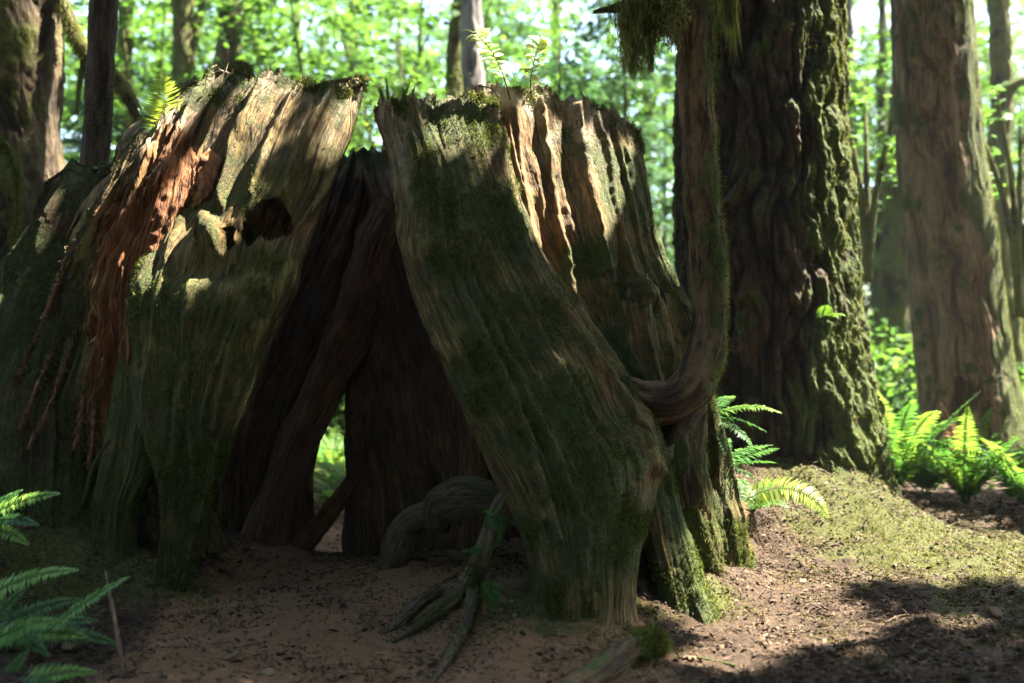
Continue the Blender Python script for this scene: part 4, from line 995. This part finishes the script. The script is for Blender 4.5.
for px, py, sz, lab in [(68, 652, .07, 'curled dry leaf on the dark bank above the bottom fern'), (232, 660, .085, 'large curled dry leaf on the bare path'), (690, 662, .08, 'dry leaf lying just past the mossy log end'), (803, 584, .05, 'small pale leaf on the sunlit litter below the arched frond'),
                        (997, 616, .09, 'pale leaf flat on the shaded moss at the picture edge'), (830, 652, .06, 'pale leaf alone on the shaded litter'), (489, 668, .06, 'brown leaf next to the tip of the forked root'), (268, 676, .07, 'tan leaf at the bottom of the path')]:
    p = ghit(px, py, .015); a = RNG.uniform(0, 6.28)
    mm = M()
    leaves(p[None] - .5 * sz * np.array([[math.cos(a), math.sin(a), 0]]), np.array([[math.cos(a), math.sin(a), .25]]), np.array([[RNG.normal() * .3, -.3, 1.]]), sz, sz, 'maple', np.array([RNG.random()]), mm)
    mm.obj('dry_leaf', MAT['dryleaf'], at=p, label=lab, category='leaf')

# ------------------------------------------------------------------ seedlings on the stump rim
def sprig(name, label, pts, nl, sz, mat, cat='seedling', spread=.05, mkind='oval', nst=1):
    t = thing(name, label, cat, pts[0])
    for s_ in range(nst):
        o = RNG.normal(size=3) * (.0 if nst == 1 else .12)
        pp = [np.array(p) + o * (i / len(pts)) * 2 for i, p in enumerate(pts)]
        Q = np.array(pp); tube([(*p, .005 * (1 - .7 * i / len(pp))) for i, p in enumerate(pp)], na=6, nv=24, amp=0)[0].obj('stem', MAT['brown'], t, True)
        f = np.linspace(.25, 1, nl); P0 = np.stack([np.interp(f, np.linspace(0, 1, len(Q)), Q[:, j]) for j in range(3)], -1)
        D = np.stack([np.where(np.arange(nl) % 2, 1, -1) * (.6 + .4 * RNG.random(nl)), -.2 - .5 * RNG.random(nl), .35 * RNG.normal(size=nl)], -1)
        leaves(P0, D, np.array([.45, -.45, .8]) + RNG.normal(size=(nl, 3)) * .25, sz * (.7 + .6 * RNG.random(nl)), sz * .75, mkind).obj('foliage', MAT[mat], t)
    return t
sprig('huckleberry_seedling', 'sunlit pale leaved seedling arching over the rim of the stump', [P(510, 100, 6.6), P(504, 78, 6.58), P(496, 58, 6.55), P(484, 42, 6.5), P(474, 32, 6.48)], 26, .085, 'pale_leaf')
sprig('huckleberry_seedling', 'upright pale leaved sprig growing on the golden rear slab', [P(531, 98, 6.7), P(531, 78, 6.68), P(535, 58, 6.66), P(541, 38, 6.66)], 24, .08, 'pale_leaf')
tube([(*P(478, 86, 6.5), .006), (*P(490, 88, 6.5), .005), (*P(500, 97, 6.5), .004)], na=6, nv=16, amp=.001)[0].obj('bare_twig', MAT['grey'], at=P(478, 86, 6.5), smooth=True, label='short bare twig lying over the stump rim beside the arching seedling', category='twig')

# ------------------------------------------------------------------ wood behind: trunks one can tell apart
mossall = lambda G, n, a: .5 + .35 * n
trunks = [
    ('mossy_tree', 'mossy forked trunk rising behind the single lit fern', [(184, -20, 10), (183, 60, 10.5), (178, 120, 12), (174, 320, 16)], 15., 'mossybark', mossall),
    ('bare_tree', 'dark brown trunk just above the knob on the stump rim', [(232, -20, 11), (229, 50, 12), (222, 110, 13), (215, 330, 17)], 16., 'brown', mossall),
    ('grey_tree', 'smooth grey trunk standing behind the pale seedling', [(472, -20, 9.5), (472, 60, 10), (473, 130, 11), (474, 330, 14)], 14., 'grey', lambda G, n, a: .0 + .2 * n),
    ('mossy_tree', 'thin green mossy trunk close beside the smooth grey trunk', [(462, -20, 7), (455, 50, 7), (453, 130, 8), (452, 330, 10)], 14.8, 'mossybark', mossall),
    ('mossy_tree', 'mossy trunk half hidden behind the cedar, with a broken side branch', [(912, -20, 14), (905, 120, 15), (899, 240, 16), (893, 400, 18), (890, 470, 20)], 15., 'mossybark', lambda G, n, a: .35 + .3 * n),
    ('pale_tree', 'thin pale trunk in the gap between giant fir and cedar', [(847, -20, 5), (851, 150, 6), (855, 280, 6.5), (858, 420, 8)], 20., 'grey', lambda G, n, a: .3 + .3 * n),
    ('slim_tree', 'slim shaded trunk beside the half hidden mossy trunk', [(882, 60, 4), (881, 200, 5), (879, 330, 6), (878, 430, 7)], 19., 'mossybark', mossall),
    ('mossy_tree', 'crooked mossy maple trunk beyond the cedar at the picture edge', [(998, -20, 9), (1002, 80, 10), (997, 200, 11), (1005, 300, 12), (1012, 430, 15)], 14.5, 'mossybark', mossall),
    ('pale_tree', 'faint far trunk over the middle of the left slab', [(296, -20, 5), (296, 80, 5.5), (296, 330, 7)], 27., 'grey', lambda G, n, a: .3 + .3 * n),
    ('slim_tree', 'slim trunk between the hemlock and the forked trunk', [(126, -20, 7), (124, 120, 7.5), (120, 330, 10)], 17., 'mossybark', mossall),
    ('pale_tree', 'faint far conifer trunk over the golden rear slab', [(556, -20, 5), (556, 120, 5.5), (557, 340, 7)], 26., 'brown', lambda G, n, a: .3 + .3 * n),
    ('slim_tree', 'slim far trunk close against the left side of the giant fir', [(648, -20, 4), (647, 150, 4.5), (646, 360, 6)], 24., 'brown', mossall),
    ('slim_tree', 'slim far trunk over the gap between the two top slabs', [(352, -20, 4.5), (353, 120, 5), (354, 340, 6)], 24., 'mossybark', mossall),
]
BG = []
for k, (nm, lab, px, Y, mat, ms) in enumerate(trunks):
    x, y, h = px[-1]; zg = float(gsurf(np.array([(x - CX) / F * Y]), np.array([Y]))[0]); 
    yb = CY + (CZ - zg + .15) / Y * F
    if yb > y + 5: px = px + [(x - 2, yb, h * 1.25)]
    t, pts, inf = tall(nm, lab, 'tree', px, Y, MAT[mat], .02 + .0006 * Y, 6, 1.6, 'flaky', 60, 160, 110 + k, top=17, moss=ms, lump=.15, fz=(3500 if 'mossy' in nm else 0), fzl=.05)
    BG.append((t, pts)); small_crown(t, pts, 10, 17, 350, 2.2)
# forks and side branches as parts of those trunks
def bpart(t, px, mat='mossybark', nm='branch', fz=300, seed=0):
    m, inf = tube([(*P(x, y, Y), h / F * Y) for x, y, h, Y in px], na=20, nv=50, amp=.01, k=12, seed=seed, lump=.25, moss=mossall)
    m.obj(nm, MAT[mat], t, True)
bpart(BG[0][0], [(178, 95, 5, 15), (190, 55, 4.5, 15.05), (198, 20, 4, 15.1), (206, -25, 3, 15.1)])
bpart(BG[0][0], [(184, 40, 4, 15), (196, 18, 2.5, 15.0), (206, -2, 2, 15.)])
bpart(BG[4][0], [(892, 366, 5, 15), (906, 356, 4.5, 14.7), (918, 350, 3.5, 14.4)])
bpart(BG[7][0], [(1003, 100, 6, 14.5), (1015, 85, 5, 14.4), (1035, 78, 4, 14.3)])
bpart(BG[7][0], [(1000, 190, 5, 14.5), (988, 160, 4, 14.4), (975, 130, 2, 14.2)])
# mossy arching maple bough behind the dark hemlock, and the drooping bough at the picture edge
t = thing('arching_maple', 'arching vine maple bough thick with hanging moss, behind the slim dark hemlock', 'bough', P(146, 135, 8.9))
pp = [(*P(x, y, 8.9), r) for x, y, r in [(54, -20, .05), (66, 10, .052), (78, 40, .054), (92, 60, .056), (112, 74, .058), (128, 98, .055), (142, 124, .05), (152, 170, .05), (156, 260, .05)]]
m, inf = tube(pp, na=30, nv=150, amp=.015, k=14, seed=140, lump=.25, moss=mossall); m.obj('bough', MAT['mossybark'], t, True)
fuzz(inf, 6000, .06, .007, down=1.2, spread=.9).obj('moss', MAT['oldmansbeard'], t)
bpart(t, [(86, 56, 4, 8.9), (80, 85, 2.5, 8.85), (76, 115, 1.5, 8.8)], nm='twig', seed=3)
t = thing('drooping_bough', 'mossy bough drooping in front of the thick hemlock trunk at the picture edge', 'bough', P(-8, 130, 8.2))
pp = [(*P(x, y, 8.2), r) for x, y, r in [(-30, 110, .03), (-8, 130, .025), (8, 150, .022), (16, 175, .018), (17, 205, .014), (12, 240, .008)]]
m, inf = tube(pp, na=16, nv=90, amp=.01, k=20, seed=141, lump=.3, moss=mossall); m.obj('bough', MAT['mossybark'], t, True)
fuzz(inf, 3500, .07, .006, down=1.6, spread=.7).obj('moss', MAT['moss'], t)
# mossy knob standing on the stump rim
t = thing('moss_knob', 'small mossy knob of rotten wood standing on the rim above the left slab', 'knob', P(238, 84, 6.9))
m, inf = tube([(*P(x, y, 6.9), h / F * 6.9) for x, y, h in [(240, 100, 16), (239, 84, 15), (236, 72, 13), (233, 65, 6)]], na=70, nv=60, amp=.03, k=14, seed=142, lump=.35, moss=lambda G, n, a: .7 + .3 * n); m.obj('wood', MAT['wood'], t, True)
fuzz(inf, 4000, .025, .006, down=.3, spread=1.2).obj('moss', MAT['moss'], t)

# ------------------------------------------------------------------ understorey: copied maples, hemlock saplings and shrubs
def copy_thing(src, loc, rz, sc, label, group):
    r = src.copy(); C.objects.link(r); r.location = loc; r.rotation_euler = (0, 0, rz); r.scale = (sc, sc, sc); r['label'] = label; r['group'] = group
    for ch in list(src.children):
        c = ch.copy(); C.objects.link(c); c.parent = r
    return r
def maple_proto(seed, H, mat, nspray, per, lsz, kind, label, group, z0=.12, rad=.34):
    rng = np.random.default_rng(seed)
    t = thing('vine_maple', label, 'tree', (0, 0, 0), group)
    stems = M()
    for j in range(4):
        a = rng.uniform(0, 6.28); l = H * rng.uniform(.08, .25)
        pts = [(0, 0, -.3, .05), (math.cos(a) * l * .2, math.sin(a) * l * .2, H * .3, .045), (math.cos(a) * l * .6, math.sin(a) * l * .6, H * .62, .03), (math.cos(a) * l * 1.3, math.sin(a) * l * 1.3, H * .95, .008)]
        tube(pts, na=8, nv=24, amp=.005, seed=j + seed)[0].obj('trunk', MAT['mossybark'], t, True)
    mm = M()
    z = H * rng.uniform(z0, 1.0, nspray); lay = np.round(z / (H * .07)) * H * .07 * .8 + z * .2
    a = rng.uniform(0, 6.28, nspray); rr = H * rad * np.sqrt(rng.random(nspray)) * (1.1 - .6 * (z / H) ** 2)
    Cc = np.stack([rr * np.cos(a), rr * np.sin(a), lay - .12 * rr], -1)
    dirn = np.stack([np.cos(a + rng.normal(size=nspray) * .5), np.sin(a + rng.normal(size=nspray) * .5), -.15 + 0 * a], -1)
    f = rng.random((nspray, per)); sd = rng.normal(size=(nspray, per)) * .20
    perp = np.stack([-dirn[:, 1], dirn[:, 0], 0 * a], -1)
    Q = Cc[:, None] + dirn[:, None] * (f * .9)[..., None] + perp[:, None] * sd[..., None] + rng.normal(size=(nspray, per, 3)) * np.array([.03, .03, .05])
    Q = Q.reshape(-1, 3); n = len(Q)
    D = np.repeat(dirn, per, 0) + np.repeat(perp, per, 0) * np.sign(sd.ravel())[:, None] * .8 + rng.normal(size=(n, 3)) * .3
    shade = np.repeat(rng.random(nspray), per) * .5 + rng.random(n) * .5
    leaves(Q, D, np.array([0, 0, 1.]) + rng.normal(size=(n, 3)) * .32, lsz * rng.uniform(.6, 1.3, n), lsz * rng.uniform(.6, 1., n), kind, shade, mm)
    mm.obj('crown', MAT[mat], t)
    return t
def hem_proto(seed, H, label, group):
    rng = np.random.default_rng(seed)
    t = thing('hemlock_sapling', label, 'tree', (0, 0, 0), group)
    tube([(0, 0, -.3, .08), (0, 0, H * .5, .05), (0, 0, H, .008)], na=10, nv=30, amp=.005, seed=seed)[0].obj('trunk', MAT['brown'], t, True)
    mm = M(); nb = 75
    for k in range(nb):
        z = H * (.1 + .88 * k / nb); a = rng.uniform(0, 6.28); L = (H - z) * .36 + .35; n = int(34 + L * 62)
        f = rng.random(n) ** .8; sd = rng.normal(size=n) * .16 * (1.15 - f)
        d = np.array([math.cos(a), math.sin(a), 0]); p = np.array([-d[1], d[0], 0])
        Q = d * (f * L)[:, None] + p * (sd * 1.4)[:, None] + np.stack([0 * f, 0 * f, z + .10 * f * L - .38 * f * f * L + rng.normal(size=n) * .03], -1)
        D = d + p * np.sign(sd)[:, None] * .8 + np.array([0, 0, -.35]) + rng.normal(size=(n, 3)) * .2
        leaves(Q, D, np.array([0, 0, 1.]) + rng.normal(size=(n, 3)) * .25, rng.uniform(.08, .17, n), .045, 'diamond', np.clip(rng.random(n) * .6 + .4 * rng.random(), 0, 1), mm)
    mm.obj('crown', MAT['hemlock'], t)
    return t
GM_ = 'vine maples glowing behind the stump'; LM_ = 'sunlit vine maple with layered bright green leaves in the wood behind the stump'
pm = [maple_proto(201, 8.5, 'maple', 170, 34, .12, 'oval', LM_, GM_), maple_proto(202, 7.0, 'maple', 150, 34, .13, 'oval', LM_, GM_), maple_proto(203, 9.5, 'maple', 190, 32, .14, 'oval', LM_, GM_)]
spots = [(330, 15.5, 1), (150, 16, 0), (60, 18, 2), (235, 18.5, 2), (410, 18, 0), (520, 17, 1), (585, 20, 2), (450, 23, 2), (300, 23, 2), (120, 24, 0), (640, 24, 0), (690, 19, 2), (860, 19, 1), (905, 24, 2), (1010, 19, 0), (1080, 23, 2), (20, 25, 2), (380, 29, 2), (530, 29, 0), (760, 30, 2), (200, 30, 2), (960, 30, 0), (640, 32, 2), (90, 21, 1), (270, 20, 0), (470, 26, 0), (580, 26, 2), (880, 26, 2), (1040, 28, 2), (930, 20, 1), (350, 26, 2), (160, 27, 2), (990, 22, 0), (850, 31, 2)]
used = set()
for px, Y, v in spots:
    loc = gpos(px, Y); rz = RNG.uniform(0, 6.28); sc = RNG.uniform(.85, 1.15)
    if v not in used: used.add(v); o = pm[v]; o.location = loc; o.rotation_euler = (0, 0, rz)
    else: copy_thing(pm[v], loc, rz, sc, LM_, GM_)
y1 = maple_proto(210, 1.0, 'maple_yellow', 40, 26, .045, 'oval', 'feathery yellow green bush rising behind the notch between the top slabs', None, .3, .42)
y1.location = P(392, 120, 9.5); y1.name = 'yellow_bush'; y1['category'] = 'bush'; y1.scale = (.75, .75, .75); y1.location.z -= .35
y2 = maple_proto(211, 2.6, 'maple', 34, 20, .13, 'maple', 'broad leaved maple spray hanging in the gap beside the giant fir', None, .5, .3); y2.location = gpos(868, 12.5); y2.location.z = P(868, 75, 12.5)[2] - 2.3
y2['category'] = 'branch'; y2.name = 'maple_spray'
y3 = maple_proto(212, 2.4, 'maple', 22, 18, .12, 'maple', 'broad leaved maple spray in front of the crooked mossy maple at the picture edge', None, .5, .3); y3.location = gpos(1020, 11.5); y3.location.z = P(1020, 100, 11.5)[2] - 2.2
y3['category'] = 'branch'; y3.name = 'maple_spray'
LH_ = 'blue green hemlock sapling with drooping flat sprays in the wood behind the stump'; GH_ = 'hemlock saplings behind the stump'
ph = [hem_proto(220, 8.0, LH_, GH_), hem_proto(221, 6.0, LH_, GH_)]
used = set()
for px, Y, v in [(625, 16.5, 0), (560, 14.5, 1), (665, 21, 0), (500, 21, 0), (880, 22, 0), (1000, 25, 0), (30, 21, 0), (260, 26, 0), (95, 15, 1), (700, 27, 0), (420, 26, 0)]:
    loc = gpos(px, Y); rz = RNG.uniform(0, 6.28)
    if v not in used: used.add(v); o = ph[v]; o.location = loc; o.rotation_euler = (0, 0, rz)
    else: copy_thing(ph[v], loc, rz, RNG.uniform(.85, 1.2), LH_, GH_)
def shrub_proto(seed, label, group, mat):
    rng = np.random.default_rng(seed); t = thing('shrub', label, 'shrub', (0, 0, 0), group); n = 1900
    a = rng.uniform(0, 6.28, n); el = np.arcsin(rng.random(n)); r = .95 * rng.random(n) ** .4
    Q = np.stack([r * np.cos(a) * np.cos(el), r * np.sin(a) * np.cos(el), 1.25 * r * np.sin(el)], -1) * (1 + .35 * pn(np.stack([np.cos(a) * 2, np.sin(a) * 2, el * 2], -1)))[:, None]
    leaves(Q, np.stack([np.cos(a), np.sin(a), rng.normal(size=n) * .3], -1) + rng.normal(size=(n, 3)) * .5, np.array([0, 0, 1.]) + rng.normal(size=(n, 3)) * .4, rng.uniform(.06, .12, n), .06, 'oval', rng.random(n), mesh=None).obj('foliage', MAT[mat], t)
    for j in range(5):
        a_ = rng.uniform(0, 6.28); tube([(0, 0, -.1, .02), (.25 * math.cos(a_), .25 * math.sin(a_), .5, .014), (.55 * math.cos(a_), .55 * math.sin(a_), .95, .006)], na=6, nv=14, amp=.002)[0].obj('stem', MAT['brown'], t, True)
    return t
LS_ = 'bushy leafy shrub on the sunlit forest floor behind the stump'; GS_ = 'shrubs on the forest floor behind the stump'
sp_ = shrub_proto(230, LS_, GS_, 'maple')
for k, (px, Y) in enumerate([(655, 13), (690, 15), (600, 15), (350, 13.5), (325, 16), (400, 16.5), (880, 14), (905, 13.2), (865, 17), (940, 18), (1015, 13.5), (1040, 15.5), (75, 12), (110, 13), (50, 14.5), (30, 12.5), (640, 18), (250, 17), (500, 18), (990, 17), (855, 13.5)]):
    loc = gpos(px, Y); rz = RNG.uniform(0, 6.28); s_ = RNG.uniform(.8, 1.5)
    if k == 0: sp_.location = loc
    else: copy_thing(sp_, loc, rz, s_, LS_, GS_)
# low undergrowth and the far wood, each one uncountable mass
n = 52000
x = RNG.uniform(-22, 26, n); y = 9.8 + 28 * RNG.random(n) ** 1.2
k = (clump(x, y, .8, -.6, .4) > RNG.random(n) * .9) & ~((np.abs(x) < 3.6) & (y < 8.5)) & ((np.hypot(x - 2.2, y - 8.6) > 1.6))
x, y = x[k], y[k]; n = len(x); z = gsurf(x, y) + RNG.random(n) ** 1.5 * .55 * (.4 + clump(x, y, .5))
a = RNG.uniform(0, 6.28, n)
leaves(np.stack([x, y, z], -1), np.stack([np.cos(a), np.sin(a), RNG.normal(size=n) * .3], -1), np.array([0, 0, 1.]) + RNG.normal(size=(n, 3)) * .4, RNG.uniform(.07, .2, n), RNG.uniform(.04, .09, n), 'oval').obj('undergrowth', MAT['fern_bright'], kind='stuff')
n = 230000
th = RNG.uniform(0, 2 * np.pi, n); rr = 26 + 30 * RNG.random(n) + 8 * sstep(.0, .6, np.sin(th)); x = rr * np.cos(th); y = 4 + rr * np.sin(th); z = RNG.uniform(-.5, 24, n)
n2 = 0
th = RNG.uniform(np.pi * 1.02, np.pi * 1.98, n2); rr = 9.5 + 16 * RNG.random(n2)
x = np.append(x, rr * np.cos(th) * 1.2); y = np.append(y, 2 + rr * np.sin(th)); z = np.append(z, RNG.uniform(1.5, 23, n2)); n += n2
q = np.stack([x, y, z], -1); k = fbm(q * np.array([.22, .22, .3]), 4) + .25 * (1 - z / 26) > -.2 + .14 * RNG.random(n)
q = q[k]; n = len(q); a = RNG.uniform(0, 6.28, n)
leaves(q, np.stack([np.cos(a), np.sin(a), RNG.normal(size=n) * .4 - .2], -1), np.array([0, 0, 1.]) + RNG.normal(size=(n, 3)) * .45, RNG.uniform(.3, .75, n), RNG.uniform(.18, .4, n), 'oval', np.clip(RNG.random(n) * .6 + .4 * rk(fbm(q * .15, 2), -.4, .4), 0, 1)).obj('distant_foliage', MAT['maple'], kind='stuff')

n2 = 80000                                              # unseen dark foliage added behind the viewer to block sky light
th = RNG.uniform(np.pi * 1.0, np.pi * 2.0, n2); rr = 9.5 + 14 * RNG.random(n2)
q = np.stack([rr * np.cos(th) * 1.3, 1.5 + rr * np.sin(th), RNG.uniform(.5, 24, n2)], -1); q = q[fbm(q * .3, 3) > -.25]; n = len(q); a = RNG.uniform(0, 6.28, n)
leaves(q, np.stack([np.cos(a), np.sin(a), RNG.normal(size=n) * .4 - .2], -1), np.array([0, 0, 1.]) + RNG.normal(size=(n, 3)) * .45, RNG.uniform(.3, .75, n), RNG.uniform(.18, .4, n), 'diamond').obj('unseen_shade_foliage', MAT['canopy'], kind='stuff')

# ------------------------------------------------------------------ the damp air of the wood
bm = M(); x0, x1, y0, y1, z0, z1 = -75, 75, -40, 85, -8., 40.
V = [(x, y, z) for z in (z0, z1) for y in (y0, y1) for x in (x0, x1)]
hm, ht = nt('damp_air'); pv = ht.nodes.new('ShaderNodeVolumePrincipled'); pv.inputs['Color'].default_value = (.86, .95, .90, 1); pv.inputs['Density'].default_value = .0006; pv.inputs['Anisotropy'].default_value = .3
ho = ht.nodes.new('ShaderNodeOutputMaterial'); ht.links.new(pv.outputs[0], ho.inputs['Volume'])
bm.add(V, [[(0, 2, 3, 1), (4, 5, 7, 6), (0, 1, 5, 4), (2, 6, 7, 3), (0, 4, 6, 2), (1, 3, 7, 5)]]).obj('haze', hm, kind='stuff')

# ------------------------------------------------------------------ light, camera
sc = bpy.context.scene
w = bpy.data.worlds.new('World'); sc.world = w; w.use_nodes = True
wt = w.node_tree; bgn = wt.nodes['Background']
sky = wt.nodes.new('ShaderNodeTexSky'); sky.sky_type = 'NISHITA'; sky.sun_disc = False
sky.sun_elevation = EL; sky.sun_rotation = math.pi / 2 - AZ; sky.air_density = 1.0; sky.dust_density = 1.5
wt.links.new(sky.outputs[0], bgn.inputs[0]); bgn.inputs[1].default_value = .085
l = bpy.data.lights.new('sun', 'SUN'); l.energy = 5.0; l.angle = math.radians(.5); l.color = (1, .94, .82)
lo = bpy.data.objects.new('sun', l); C.objects.link(lo); lo.rotation_euler = Vector(S).to_track_quat('Z', 'Y').to_euler(); lo.location = (20, 8, 25)
cd = bpy.data.cameras.new('camera'); co = bpy.data.objects.new('camera', cd); C.objects.link(co)
co.location = (0, 0, CZ); co.rotation_euler = (math.pi / 2, 0, 0)
cd.sensor_width = 36; cd.lens = 36 * F / 1024; cd.clip_end = 2000; cd.clip_start = .05
cd.dof.use_dof = True; cd.dof.focus_distance = 6.1; cd.dof.aperture_fstop = .82; cd.dof.aperture_blades = 0
sc.camera = co
sc.render.engine = 'CYCLES'
cy = sc.cycles
cy.max_bounces = 7; cy.diffuse_bounces = 4; cy.glossy_bounces = 2; cy.transmission_bounces = 4; cy.transparent_max_bounces = 4
cy.use_denoising = True; cy.denoising_prefilter = 'ACCURATE'; cy.sample_clamp_indirect = 6.0
vs = sc.view_settings; vs.view_transform = 'Standard'; vs.look = 'None'; vs.gamma = 1; vs.use_curve_mapping = False; vs.exposure = 3.9
